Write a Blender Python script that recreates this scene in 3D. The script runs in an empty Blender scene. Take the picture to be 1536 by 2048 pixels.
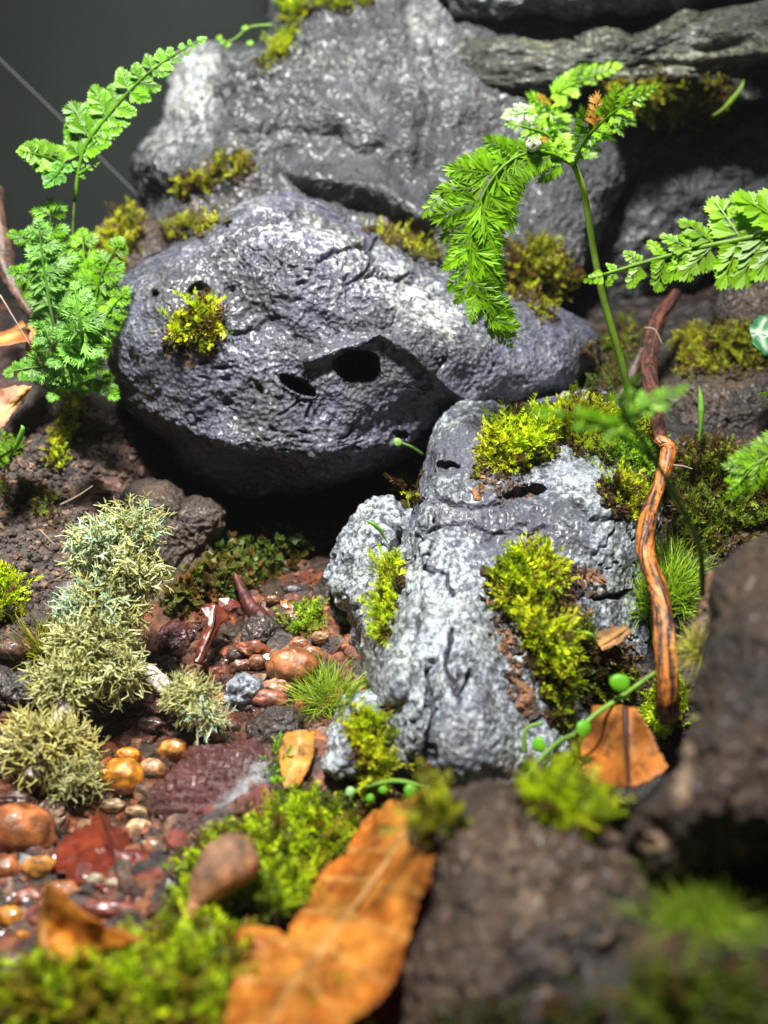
import bpy, bmesh, math, random
import numpy as np
from mathutils import Vector, Matrix
from mathutils.bvhtree import BVHTree
from mathutils.geometry import delaunay_2d_cdt

random.seed(7)
RNG = np.random.default_rng(11)
S = bpy.context.scene
COL = S.collection

# ------------------------------------------------------------------ camera
# one unit is 10 cm; the terrarium is looked into from above its front edge
CAM_Z, PITCH, FPX = 1.3, math.radians(30), 2196.0
cam_d = bpy.data.cameras.new('camera')
cam = bpy.data.objects.new('camera', cam_d)
COL.objects.link(cam)
cam.location = (0, 0, CAM_Z)
cam.rotation_euler = (math.pi / 2 - PITCH, 0, 0)
cam_d.sensor_fit = 'VERTICAL'
cam_d.sensor_height = 24.0
cam_d.lens = 24.0 * FPX / 2048.0
cam_d.clip_start = 0.02
cam_d.clip_end = 100
cam_d.dof.use_dof = True
cam_d.dof.focus_distance = 2.05
cam_d.dof.aperture_fstop = 1.0
S.camera = cam

# ------------------------------------------------------------------ world and lamp
W = bpy.data.worlds.new('World')
S.world = W
W.use_nodes = True
bg = W.node_tree.nodes['Background']
bg.inputs[0].default_value = (0.80, 0.90, 1.0, 1)
bg.inputs[1].default_value = 0.065
ld = bpy.data.lights.new('tank_lamp', 'AREA')
ld.shape = 'RECTANGLE'
ld.size, ld.size_y = 0.75, 0.50
ld.energy = 180
ld.spread = math.radians(70)
ld.color = (1.0, 0.98, 0.94)
lamp = bpy.data.objects.new('tank_lamp', ld)
lamp.location = (-0.50, 1.55, 5.0)
COL.objects.link(lamp)
lamp.rotation_euler = (Vector((-0.35, 2.35, 0.2)) - lamp.location).to_track_quat('-Z', 'Y').to_euler()
S.view_settings.view_transform = 'Standard'
S.view_settings.look = 'None'
S.view_settings.exposure = 0.0
S.view_settings.gamma = 1
S.cycles.max_bounces = 6
S.cycles.transparent_max_bounces = 12
S.cycles.sample_clamp_indirect = 4
S.cycles.use_denoising = True

# ------------------------------------------------------------------ picture coordinates -> place
sP, cP = math.sin(PITCH), math.cos(PITCH)

def P(px, py, d):
    """point of the place d in front of the camera that shows at px, py of the 1536 x 2048 photograph"""
    px, py, d = (np.asarray(a, float) for a in (px, py, d))
    u, v = (px - 768) / FPX, (1024 - py) / FPX
    return np.stack([u * d, d * (cP + v * sP), CAM_Z + d * (-sP + v * cP)], -1)

CAMP = Vector((0, 0, CAM_Z))

# ------------------------------------------------------------------ noise
_r = np.random.default_rng(5)
PERM = _r.permutation(256)
GR = _r.normal(size=(256, 3)); GR /= np.linalg.norm(GR, axis=1)[:, None]
JT = _r.random((256, 3))

def perlin(p):
    i = np.floor(p).astype(int); f = p - i
    w = f * f * f * (f * (f * 6 - 15) + 10)
    out = 0
    for dx in (0, 1):
        a = PERM[(i[:, 0] + dx) & 255]; wx = w[:, 0] if dx else 1 - w[:, 0]
        for dy in (0, 1):
            b = PERM[(a + i[:, 1] + dy) & 255]; wy = w[:, 1] if dy else 1 - w[:, 1]
            for dz in (0, 1):
                c = PERM[(b + i[:, 2] + dz) & 255]; wz = w[:, 2] if dz else 1 - w[:, 2]
                g = GR[c]
                out = out + wx * wy * wz * (g[:, 0] * (f[:, 0] - dx) + g[:, 1] * (f[:, 1] - dy) + g[:, 2] * (f[:, 2] - dz))
    return out * 1.6

def fbm(p, o=4, lac=2.03, g=.5):
    s, a = 0, 1.0
    for k in range(o):
        s = s + a * perlin(p + 17.3 * k); p = p * lac; a *= g
    return s

def ridged(p, o=4):
    s, a = 0, 1.0
    for k in range(o):
        s = s + a * (1 - np.abs(perlin(p + 9.1 * k)) * 2); p = p * 2.1; a *= .5
    return s / 2

def worley(p):
    i = np.floor(p).astype(int); f = p - i
    best = np.full(len(p), 9.0)
    for dx in (-1, 0, 1):
        for dy in (-1, 0, 1):
            for dz in (-1, 0, 1):
                c = PERM[(PERM[(PERM[(i[:, 0] + dx) & 255] + i[:, 1] + dy) & 255] + i[:, 2] + dz) & 255]
                q = JT[c]
                d = (q[:, 0] + dx - f[:, 0]) ** 2 + (q[:, 1] + dy - f[:, 1]) ** 2 + (q[:, 2] + dz - f[:, 2]) ** 2
                best = np.minimum(best, d)
    return np.sqrt(best)

def sstep(a, b, x):
    t = np.clip((x - a) / (b - a), 0, 1)
    return t * t * (3 - 2 * t)

# ------------------------------------------------------------------ objects
ORG = {}

def tag(o, label=None, cat=None, group=None, kind=None):
    if label: o['label'] = label
    if cat: o['category'] = cat
    if group: o['group'] = group
    if kind: o['kind'] = kind
    return o

def empty(name, loc, label, cat, group=None):
    o = bpy.data.objects.new(name, None); COL.objects.link(o)
    o.empty_display_size = .05
    o.location = Vector(loc); ORG[o.name] = np.array(loc, float)
    return tag(o, label, cat, group)

def mesh_data(name, V, F, mat, col=None, attrs=None, smooth=True):
    V = np.asarray(V, np.float32); F = np.asarray(F, np.int32)
    k = F.shape[1]
    me = bpy.data.meshes.new(name)
    me.vertices.add(len(V)); me.vertices.foreach_set('co', V.ravel())
    me.loops.add(F.size); me.loops.foreach_set('vertex_index', F.ravel())
    me.polygons.add(len(F))
    me.polygons.foreach_set('loop_start', np.arange(0, F.size, k, dtype=np.int32))
    me.polygons.foreach_set('use_smooth', np.full(len(F), smooth))
    me.update(calc_edges=True)
    if col is not None:
        a = me.color_attributes.new('col', 'FLOAT_COLOR', 'POINT')
        c = np.ones((len(V), 4), np.float32); c[:, :3] = col
        a.data.foreach_set('color', c.ravel())
    for n, v in (attrs or {}).items():
        a = me.attributes.new(n, 'FLOAT', 'POINT'); a.data.foreach_set('value', np.asarray(v, np.float32))
    if mat: me.materials.append(mat)
    return me

def put(name, V, F, mat, parent=None, col=None, attrs=None, smooth=True, **t):
    V = np.asarray(V, float)
    if parent is not None:
        org = ORG[parent.name]
    else:
        org = np.array([V[:, 0].mean(), V[:, 1].mean(), V[:, 2].min()])
    me = mesh_data(name, V - org, F, mat, col, attrs, smooth)
    o = bpy.data.objects.new(name, me); COL.objects.link(o)
    if parent is not None: o.parent = parent
    else: o.location = Vector(org)
    ORG[o.name] = org
    return tag(o, **t)

SURF = {}

def add_surf(key, V, F):
    SURF[key] = BVHTree.FromPolygons(np.asarray(V).tolist(), np.asarray(F).tolist())

def hit(px, py, which=None):
    """nearest surface point seen at px, py"""
    d = (Vector(P(px, py, 1.0)) - CAMP).normalized()
    best = None
    for k, b in SURF.items():
        if which and k not in which: continue
        h = b.ray_cast(CAMP, d, 12)
        if h[0] is not None and (best is None or h[3] < best[2]):
            n = h[1] if h[1].dot(d) < 0 else -h[1]
            best = (h[0], n, h[3])
    if best is not None:
        best = (best[0], best[1], (best[0] - CAMP).dot(Vector((0, cP, -sP))))
    return best

def hp(px, py, which=None, lift=0.0):
    h = hit(px, py, which) or hit(px, py)
    return np.array(h[0] + h[1] * lift)

# ------------------------------------------------------------------ materials
def newmat(name):
    m = bpy.data.materials.new(name); m.use_nodes = True
    nt = m.node_tree
    return m, nt, nt.nodes['Principled BSDF'], nt.nodes['Material Output']

def nd(nt, typ, **kw):
    n = nt.nodes.new(typ)
    for k, v in kw.items():
        if k.startswith('i_'): n.inputs[k[2:].replace('_', ' ')].default_value = v
        else: setattr(n, k, v)
    return n

def noise(nt, vec, scale, detail=5, rough=.55, dist=0):
    n = nd(nt, 'ShaderNodeTexNoise'); n.inputs['Scale'].default_value = scale
    n.inputs['Detail'].default_value = detail; n.inputs['Roughness'].default_value = rough
    n.inputs['Distortion'].default_value = dist
    nt.links.new(vec, n.inputs['Vector']); return n.outputs['Fac']

def voro(nt, vec, scale, feat='F1'):
    n = nd(nt, 'ShaderNodeTexVoronoi', feature=feat); n.inputs['Scale'].default_value = scale
    nt.links.new(vec, n.inputs['Vector']); return n.outputs['Distance']

def ramp(nt, fac, stops):
    n = nd(nt, 'ShaderNodeValToRGB'); e = n.color_ramp.elements
    while len(e) < len(stops): e.new(.5)
    for k, (p, c) in enumerate(stops):
        e[k].position = p; e[k].color = (*c, 1) if len(c) == 3 else c
    nt.links.new(fac, n.inputs[0]); return n.outputs[0]

def g(v): return (v, v, v)

def mixc(nt, fac, a, b, mode='MIX'):
    n = nd(nt, 'ShaderNodeMix', data_type='RGBA', blend_type=mode)
    for sock, v in ((n.inputs[0], fac), (n.inputs[6], a), (n.inputs[7], b)):
        if isinstance(v, (int, float)): sock.default_value = v
        elif isinstance(v, tuple): sock.default_value = (*v, 1)
        else: nt.links.new(v, sock)
    return n.outputs[2]

def mth(nt, op, a, b=0.0, c=None, clamp=False):
    n = nd(nt, 'ShaderNodeMath', operation=op, use_clamp=clamp)
    for k, v in enumerate((a, b, c)):
        if v is None: continue
        if isinstance(v, (int, float)): n.inputs[k].default_value = v
        else: nt.links.new(v, n.inputs[k])
    return n.outputs[0]

def bump(nt, bs, h, strength, dist, prev=None):
    n = nd(nt, 'ShaderNodeBump'); n.inputs['Strength'].default_value = strength
    n.inputs['Distance'].default_value = dist
    nt.links.new(h, n.inputs['Height'])
    if prev: nt.links.new(prev, n.inputs['Normal'])
    if bs: nt.links.new(n.outputs[0], bs.inputs['Normal'])
    return n.outputs[0]

def rock_mat(name, dark, light, tint, seed=0., rough=.42, spec=.5, cover=.5, tintamt=.5, second=(.10, .10, .145), blue=.5, coat=.2):
    m, nt, bs, out = newmat(name)
    tc = nd(nt, 'ShaderNodeTexCoord').outputs['Object']
    mp = nd(nt, 'ShaderNodeMapping'); mp.inputs['Location'].default_value = (seed, seed * .7, seed * .3)
    nt.links.new(tc, mp.inputs[0]); v = mp.outputs[0]
    a = noise(nt, v, 4, 6, .6, .6); b = noise(nt, v, 26, 9, .74, .4); c = noise(nt, v, 130, 5, .8)
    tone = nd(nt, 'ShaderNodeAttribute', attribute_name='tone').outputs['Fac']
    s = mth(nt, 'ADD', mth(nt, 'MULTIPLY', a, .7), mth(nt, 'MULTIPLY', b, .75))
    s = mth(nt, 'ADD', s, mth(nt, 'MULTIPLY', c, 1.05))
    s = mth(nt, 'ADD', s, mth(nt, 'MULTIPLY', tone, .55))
    grit = nd(nt, 'ShaderNodeAttribute', attribute_name='grit').outputs['Fac']
    s = mth(nt, 'ADD', s, mth(nt, 'MULTIPLY', grit, .22))
    s = mth(nt, 'SUBTRACT', s, .80 + .5 * (1 - cover))
    f = ramp(nt, s, [(.0, g(0)), (.32, g(.05)), (.46, g(.45)), (.60, g(1))])
    base = mixc(nt, ramp(nt, noise(nt, v, 7, 4), [(.4, g(0)), (.62, g(1))]), dark, tuple(.5 * (x + y) for x, y in zip(dark, second)))
    lt = mixc(nt, ramp(nt, noise(nt, v, 11, 6, .65), [(.42, g(0)), (.66, g(tintamt))]), light, tint)
    lt = mixc(nt, ramp(nt, noise(nt, v, 9, 3), [(.45, g(0)), (.7, g(blue))]), lt, (.26, .28, .37))
    colr = mixc(nt, f, base, lt)
    nt.links.new(colr, bs.inputs['Base Color'])
    nt.links.new(ramp(nt, b, [(.3, g(rough - .14)), (.7, g(rough + .2))]), bs.inputs['Roughness'])
    bs.inputs['Specular IOR Level'].default_value = spec
    bs.inputs['Coat Weight'].default_value = coat; bs.inputs['Coat Roughness'].default_value = .24
    h1 = bump(nt, None, voro(nt, v, 105), 1.0, .006)
    h2 = bump(nt, None, noise(nt, v, 240, 4, .7), 1.0, .0035, h1)
    bump(nt, bs, b, .5, .012, h2)
    return m

def col_mat(name, rough=.6, spec=.4, trans=0.0, bscale=200, bstr=.3, bdist=.002, coat=0, var=.25, vscale=40, tcol=None):
    m, nt, bs, out = newmat(name)
    tc = nd(nt, 'ShaderNodeTexCoord').outputs['Object']
    at = nd(nt, 'ShaderNodeAttribute', attribute_name='col').outputs['Color']
    n = noise(nt, tc, vscale, 6, .65)
    c = mixc(nt, 1.0, at, ramp(nt, n, [(.3, g(1 - var * 1.5)), (.7, g(1 + var))]), 'MULTIPLY')
    nt.links.new(c, bs.inputs['Base Color'])
    bs.inputs['Roughness'].default_value = rough
    bs.inputs['Specular IOR Level'].default_value = spec
    bs.inputs['Coat Weight'].default_value = coat
    bs.inputs['Coat Roughness'].default_value = .12
    if bstr: bump(nt, bs, noise(nt, tc, bscale, 5, .65), bstr, bdist)
    if trans:
        t = nd(nt, 'ShaderNodeBsdfTranslucent'); mx = nd(nt, 'ShaderNodeMixShader')
        if tcol: nt.links.new(mixc(nt, 1.0, c, tcol, 'MULTIPLY'), t.inputs[0])
        else: nt.links.new(c, t.inputs[0])
        mx.inputs[0].default_value = trans
        nt.links.new(bs.outputs[0], mx.inputs[1]); nt.links.new(t.outputs[0], mx.inputs[2])
        nt.links.new(mx.outputs[0], out.inputs[0])
    return m

M = {}
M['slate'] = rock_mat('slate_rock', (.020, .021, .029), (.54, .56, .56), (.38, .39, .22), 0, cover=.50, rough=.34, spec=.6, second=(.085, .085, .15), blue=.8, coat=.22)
M['slate_back'] = rock_mat('slate_rock_back', (.016, .017, .019), (.50, .53, .54), (.28, .30, .15), 3.1, cover=.50, coat=.22, rough=.36, spec=.6, second=(.07, .074, .085), blue=.3)
M['ledge'] = rock_mat('ledge_rock', (.016, .018, .014), (.40, .42, .34), (.36, .38, .15), 4.4, cover=.62, second=(.05, .055, .04), blue=0, tintamt=.8)
M['pale'] = rock_mat('pale_rock', (.035, .038, .050), (.40, .45, .50), (.40, .43, .25), 5.7, cover=.92, tintamt=.5, rough=.36, spec=.6)
M['brown_rock'] = rock_mat('brown_rock', (.016, .012, .010), (.15, .11, .085), (.15, .075, .035), 9.2, cover=.42, second=(.09, .05, .025), blue=0, coat=.08, rough=.5)
M['brown_near'] = rock_mat('brown_foreground_rock', (.014, .010, .008), (.26, .18, .12), (.24, .11, .045), 9.2, cover=.50, second=(.10, .05, .025), blue=0, coat=.1, rough=.45)
M['red_rock'] = rock_mat('red_rock', (.035, .006, .006), (.17, .040, .036), (.10, .015, .012), 2.2, rough=.18, spec=.9, cover=.4, second=(.12, .02, .02), blue=0)
M['wet_dark'] = rock_mat('wet_dark_rock', (.012, .010, .010), (.17, .14, .13), (.12, .06, .03), 7.7, rough=.22, spec=.9, cover=.4, second=(.05, .03, .02), blue=.2)
M['moss'] = col_mat('moss_leaf', rough=.46, spec=.35, trans=.45, bstr=0, var=.25, vscale=60, tcol=(1.2, 1.25, .5))
M['fern'] = col_mat('fern_leaf', rough=.42, spec=.28, trans=.40, bscale=260, bstr=.15, var=.22, vscale=25, tcol=(1.0, 1.3, .3))
M['lichen'] = col_mat('lichen_strand', rough=.75, spec=.2, trans=.18, bstr=0, var=.3, vscale=30)
M['leaf'] = col_mat('dry_leaf', rough=.50, spec=.35, trans=.34, bscale=120, bstr=.35, bdist=.004, var=.45, vscale=14, tcol=(1.3, .8, .4))
M['wetleaf'] = col_mat('wet_leaf', rough=.28, spec=.6, trans=.08, bscale=90, bstr=.45, bdist=.004, var=.5, vscale=14)
M['soil'] = col_mat('soil_crumb', rough=.50, spec=.55, bscale=150, bstr=.8, bdist=.006, var=.6, vscale=50)
M['pebble'] = col_mat('wet_pebble', rough=.34, spec=.5, bscale=90, bstr=.6, bdist=.005, coat=.3, var=.5, vscale=26)
M['grit'] = col_mat('wet_grit', rough=.28, spec=.7, bscale=110, bstr=1.0, bdist=.008, coat=.4, var=.8, vscale=45)
M['bark'] = col_mat('root_bark', rough=.5, spec=.5, bscale=160, bstr=.5, bdist=.003, var=.4, vscale=60)
M['fuzz'] = col_mat('fuzz_hair', rough=.8, spec=.1, trans=.5, bstr=0, var=.1)
M['shell'] = col_mat('snail_shell', rough=.3, spec=.5, bstr=.1, var=.1)

# ------------------------------------------------------------------ rocks
_ico = {}

def ico(s):
    if s not in _ico:
        bm = bmesh.new(); bmesh.ops.create_icosphere(bm, subdivisions=s, radius=1)
        me = bpy.data.meshes.new('t'); bm.to_mesh(me); bm.free()
        V = np.empty(len(me.vertices) * 3); me.vertices.foreach_get('co', V)
        F = np.empty(len(me.polygons) * 3, np.int32); me.polygons.foreach_get('vertices', F)
        _ico[s] = (V.reshape(-1, 3), F.reshape(-1, 3)); bpy.data.meshes.remove(me)
    return _ico[s]

def vnormals(V, F):
    fn = np.cross(V[F[:, 1]] - V[F[:, 0]], V[F[:, 2]] - V[F[:, 0]])
    N = np.zeros_like(V)
    for k in range(3):
        for c in range(3):
            N[:, c] += np.bincount(F[:, k], fn[:, c], len(V))
    return N / (np.linalg.norm(N, axis=1)[:, None] + 1e-12)

def spots_sum(px, py, spots):
    s = np.zeros(len(px))
    for (x, y, rx, ry, ang, amp) in spots:
        a = math.radians(ang); dx, dy = px - x, py - y
        u = dx * math.cos(a) + dy * math.sin(a); w = -dx * math.sin(a) + dy * math.cos(a)
        s += amp * np.exp(-((u / rx) ** 2 + (w / ry) ** 2))
    return s

def pits_sum(px, py, pits):
    s = np.zeros(len(px))
    for (x, y, rx, ry, ang, amp) in pits:
        a = math.radians(ang); dx, dy = px - x, py - y
        u = dx * math.cos(a) + dy * math.sin(a); w = -dx * math.sin(a) + dy * math.cos(a)
        wob = .22 * fbm(np.stack([px / (rx * 1.1), py / (rx * 1.1), px * 0 + x], 1), 3) if amp < -.04 else 0
        s += amp * (1 - sstep(.72, 1.1, np.sqrt((u / rx) ** 2 + (w / ry) ** 2) + wob))
    return s

def lines_sum(px, py, lines):
    s = np.zeros(len(px))
    for (pts, width, amp) in lines:
        best = np.full(len(px), 1e9)
        for (x0, y0), (x1, y1) in zip(pts, pts[1:]):
            L = (x1 - x0) ** 2 + (y1 - y0) ** 2
            t = np.clip(((px - x0) * (x1 - x0) + (py - y0) * (y1 - y0)) / L, 0, 1)
            best = np.minimum(best, (px - x0 - t * (x1 - x0)) ** 2 + (py - y0 - t * (y1 - y0)) ** 2)
        s += amp * np.exp(-best / width ** 2)
    return s

def rock(name, outline, c, d0, tf, tb, mat, label=None, cat='rock', sub=8, tilt=(0, 0), bumps=(), pits=(), lines=(),
         tones=(), rough=1.0, pore=1.0, seed=0., box=1.0, stretch=(1, 1, 1), parent=None, surf=None, big=1.0, crack=0.0, planes=(), cracks=(), **kw):
    V, F = ico(sub)
    phi = np.arccos(np.clip(V[:, 2], -1, 1)); th = np.arctan2(V[:, 1], V[:, 0])
    phi = np.pi * (phi / np.pi) ** 1.32
    rho, z = np.sin(phi), np.cos(phi)
    if box != 1.0:
        z = np.sign(z) * np.abs(z) ** box
    o = np.array(outline, float) - np.array(c, float)
    ot = np.arctan2(o[:, 1], o[:, 0]); orr = np.hypot(o[:, 0], o[:, 1])
    k = np.argsort(ot); ot, orr = ot[k], orr[k]
    ot = np.r_[ot - 2 * np.pi, ot, ot + 2 * np.pi]; orr = np.r_[orr, orr, orr]
    gx = np.linspace(-np.pi, np.pi, 721); gr = np.interp(gx, ot, orr)
    ker = np.hanning(13); ker /= ker.sum()
    gr = np.convolve(np.r_[gr[-13:], gr, gr[:13]], ker, 'same')[13:-13]
    R = np.interp(th, gx, gr); Rm = gr.mean()
    w = sstep(0, .8, rho)
    RR = R * w + np.minimum(Rm, R * 1.2 + 1) * (1 - w) * .9 + R * (1 - w) * .1
    px = c[0] + rho * RR * np.cos(th); py = c[1] + rho * RR * np.sin(th)
    fr = sstep(-.1, .25, z)
    d = d0 + tilt[0] * (px - c[0]) + tilt[1] * (py - c[1]) - np.where(z > 0, tf, tb) * z
    rel = spots_sum(px, py, bumps) + lines_sum(px, py, lines) + pits_sum(px, py, pits)
    for (pts, k, sgn) in planes:
        yc = np.interp(px, [p[0] for p in pts], [p[1] for p in pts])
        so_ = 26 if sgn > 0 else 42
        up = (yc - py) * sgn; up = np.where(up > so_, up, so_ * np.exp(np.minimum((up - so_) / so_, 0)))
        rel = rel - k * up
    X = P(px, py, d - rel * fr)
    # icosphere faces wind outward; the picture's y runs down, so turn them
    F2 = F[:, ::-1].copy()
    N = vnormals(X, F2)
    ctr = X.mean(0)
    if (N * (X - ctr)).sum() < 0: F2 = F.copy(); N = -N
    q = X * np.array(stretch) + seed
    cdark = 0
    h = big * .034 * fbm(q * 2.2, 3)
    h += .020 * rough * (ridged(q * 5.5, 3) - .5) + .010 * rough * fbm(q * 17, 4)
    wv = worley(q * 26 + 3 * fbm(q * 6, 2)[:, None])
    msk = sstep(-.25, .35, perlin(q * 3.3 + 40))
    h -= pore * .011 * (1 - sstep(.08, .42, wv)) * msk
    wf = worley(q * 74)
    h += pore * .0040 * (wf - .5) * (.5 + msk) + rough * .0028 * perlin(q * 95)
    if crack:
        cr = np.abs(perlin(q * 3.6 + .35 * fbm(q * 14, 3)[:, None] + 70))
        ck = (1 - sstep(.004, .024, cr)) * sstep(.0, .2, perlin(q * 2.4 + 90))
        h -= crack * .014 * ck; cdark = 4.0 * ck
    if cracks:
        wx_ = px + 7 * perlin(np.stack([px / 26, py / 26, px * 0], 1)); wy_ = py + 7 * perlin(np.stack([px / 26, py / 26, px * 0 + 9], 1))
        ck = np.clip(lines_sum(wx_, wy_, [(c_, 3.2, 1.0) for c_ in cracks]), 0, 1) * fr
        h -= .016 * ck; cdark = cdark + 4 * ck
    X = X + N * h[:, None]
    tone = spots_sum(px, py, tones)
    grit = np.clip((wf - .52) * 2.6, -1, 1) * (.45 + .55 * msk) - .9 * (1 - sstep(.08, .38, wv)) * msk + .5 * perlin(q * 120) - cdark
    if surf is not None: add_surf(surf, X, F2)
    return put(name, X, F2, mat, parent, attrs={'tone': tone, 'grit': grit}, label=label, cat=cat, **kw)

# ------------------------------------------------------------------ ground
CTRL = [  # px, py, distance
    (0, 2100, 1.20), (400, 2100, 1.16), (768, 2100, 1.10), (1150, 2100, 1.02), (1536, 2100, .98), (768, 2500, 1.0), (0, 2500, 1.05), (1536, 2500, .92),
    (150, 1900, 1.47), (500, 1900, 1.36), (800, 1850, 1.40), (600, 1700, 1.60), (450, 1800, 1.50), (700, 1620, 1.68),
    (60, 1750, 1.64), (200, 1650, 1.76), (350, 1500, 1.90), (150, 1500, 1.93), (30, 1400, 2.0), (420, 1400, 2.02), (560, 1400, 2.0), (600, 1250, 2.16), (450, 1250, 2.2), (300, 1300, 2.15),
    (450, 1120, 2.42), (550, 1080, 2.52), (650, 1100, 2.5), (300, 1100, 2.40), (450, 1000, 2.72),
    (60, 1200, 2.14), (60, 1050, 2.25), (150, 1000, 2.38), (60, 900, 2.38), (170, 850, 2.5), (60, 750, 2.55), (100, 690, 2.95), (-200, 1000, 2.2), (-300, 1500, 1.8), (-300, 720, 2.9),
    (0, 640, 3.6), (250, 620, 3.5), (-400, 640, 3.7), (100, 640, 4.4), (400, 620, 4.3), (-500, 640, 4.4), (1100, 1640, 1.70), (1250, 1550, 1.82), (1350, 1350, 1.88), (1400, 1150, 2.0), (1400, 1000, 2.15), (1450, 850, 2.45), (1300, 800, 2.5),
    (1300, 680, 2.9), (1500, 640, 2.9), (1300, 560, 3.4), (1500, 500, 3.5), (1800, 1000, 2.1), (1800, 1600, 1.45), (1000, 1500, 2.0), (900, 1800, 1.42), (1200, 1950, .98), (1450, 1850, .88),
    (900, 500, 3.5), (600, 500, 3.6), (800, 900, 2.9)]
cp = np.array([P(*c) for c in CTRL])

def ground_z(x, y):
    sh = np.shape(x); x, y = np.ravel(x), np.ravel(y)
    out = np.empty(len(x))
    for i in range(0, len(x), 20000):
        d2 = (x[i:i+20000, None] - cp[None, :, 0]) ** 2 + (y[i:i+20000, None] - cp[None, :, 1]) ** 2
        w = 1 / (d2 + .003) ** 1.6
        out[i:i+20000] = (w * cp[None, :, 2]).sum(1) / w.sum(1)
    return out.reshape(sh)

gx, gy = np.meshgrid(np.linspace(-2.6, 2.6, 560), np.linspace(.15, 4.35, 520))
gz = ground_z(gx, gy)
q = np.stack([gx, gy, gz], -1).reshape(-1, 3)
gz = gz.ravel() + .018 * fbm(q * 5, 4) + .010 * fbm(q * 22, 3) + .016 * (.5 - worley(q * 30)) * sstep(-.3, .3, perlin(q * 4 + 5)) + .006 * (.5 - worley(q * 75))
GV = np.stack([gx.ravel(), gy.ravel(), gz], -1)
nx, ny = 560, 520
ii = (np.arange(ny - 1)[:, None] * nx + np.arange(nx - 1)[None]).ravel()
GF = np.concatenate([np.stack([ii, ii + 1, ii + nx + 1], 1), np.stack([ii, ii + nx + 1, ii + nx], 1)])
base = np.array([.030, .020, .014])
wetn = sstep(-.2, .4, fbm(q * 6, 3))[:, None]
gcol = base * (1 - wetn) + np.array([.115, .042, .022]) * wetn
gcol = gcol * (1 - .80 * sstep(.1, .35, GV[:, 0]) - .3 * sstep(2.5, 2.9, GV[:, 1]) * (1 - sstep(.1, .35, GV[:, 0])))[:, None]  # overhang shade painted into the right terrace colour; also darker toward the back
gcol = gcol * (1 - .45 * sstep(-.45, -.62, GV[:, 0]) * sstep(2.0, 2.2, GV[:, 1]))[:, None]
gcol = gcol * (.6 + .8 * sstep(-.4, .5, perlin(q * 40)))[:, None]
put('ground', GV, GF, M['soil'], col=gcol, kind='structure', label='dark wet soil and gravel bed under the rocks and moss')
add_surf('ground', GV, GF)

def wall_mat():
    m, nt, bs, out = newmat('dark_wall')
    tc = nd(nt, 'ShaderNodeTexCoord').outputs['Object']
    nt.links.new(mixc(nt, ramp(nt, noise(nt, tc, .9, 4), [(.3, g(0)), (.7, g(1))]), (.014, .020, .018), (.038, .046, .041)), bs.inputs['Base Color'])
    bs.inputs['Roughness'].default_value = .55
    bump(nt, bs, noise(nt, tc, 30, 3), .1, .01)
    return m
M['wall'] = wall_mat()
wv = np.array([(-4, 4.3, -1), (4, 4.3, -1), (4, 4.3, 2.3), (-4, 4.3, 2.3), (-4, 4.5, -1), (4, 4.5, -1), (4, 4.5, 2.3), (-4, 4.5, 2.3)], float)
wf = np.array([(0, 1, 2, 3), (5, 4, 7, 6), (3, 2, 6, 7), (4, 5, 1, 0), (1, 5, 6, 2), (4, 0, 3, 7)])
wall = put('back_wall', wv, wf, M['wall'], smooth=False, kind='structure', label='plain dark grey-green back wall of the tank')

# ------------------------------------------------------------------ the rocks themselves
rock('rock', [(545, -260), (540, -60), (540, 60), (515, 94), (440, 92), (375, 94), (352, 110), (342, 180), (326, 255), (288, 276), (262, 320), (272, 370), (292, 410), (286, 480), (300, 560), (420, 640), (700, 640), (1000, 600), (1150, 560), (1210, 420), (1290, 260), (1330, 130), (1360, -60), (1200, -260), (800, -300)],
     (760, 200), 3.40, .42, .5, M['slate_back'], 'largest dark grey pitted rock at the back, moss on its crown', sub=8, tilt=(.0, -.0008), box=.5, big=.6, crack=1,
     bumps=[(460, 200, 90, 120, 0, .10), (760, 120, 260, 150, 10, .05), (330, 330, 70, 60, 0, .12), (560, 300, 260, 30, 8, -.015), (640, 250, 200, 40, 10, .01)],
     lines=[([(440, 100), (425, 250), (400, 300)], 26, -.07), ([(470, 270), (560, 262), (680, 280)], 14, -.012), ([(540, 60), (600, 180), (740, 250)], 40, .030), ([(820, 20), (865, 180), (840, 330)], 16, -.03), ([(620, 330), (760, 360), (850, 430)], 22, .035), ([(560, 350), (640, 400), (760, 430)], 14, -.02), ([(600, 350), (760, 380), (840, 430)], 22, .05)],
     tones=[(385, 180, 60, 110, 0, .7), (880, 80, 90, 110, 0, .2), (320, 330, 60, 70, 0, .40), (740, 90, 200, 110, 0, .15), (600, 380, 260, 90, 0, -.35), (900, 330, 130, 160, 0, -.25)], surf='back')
rock('rock', [(170, 620), (185, 520), (215, 440), (260, 410), (320, 430), (340, 560), (300, 680), (200, 700)], (250, 560), 2.95, .12, .2, M['brown_rock'], 'dark lump behind the left fern under dull moss', sub=6, seed=80, big=.4, surf='mound')
rock('rock', [(880, -300), (860, -60), (900, 20), (960, 55), (1080, 46), (1200, 30), (1330, 14), (1440, -10), (1700, -60), (1750, -300)],
     (1250, -120), 3.20, .25, .5, M['slate_back'], 'uppermost rock slab, above the black horizontal gap at top right', sub=7, seed=5, box=.7, crack=1, tones=[(1200, 20, 300, 60, 0, .35)], surf='slab')
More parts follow.
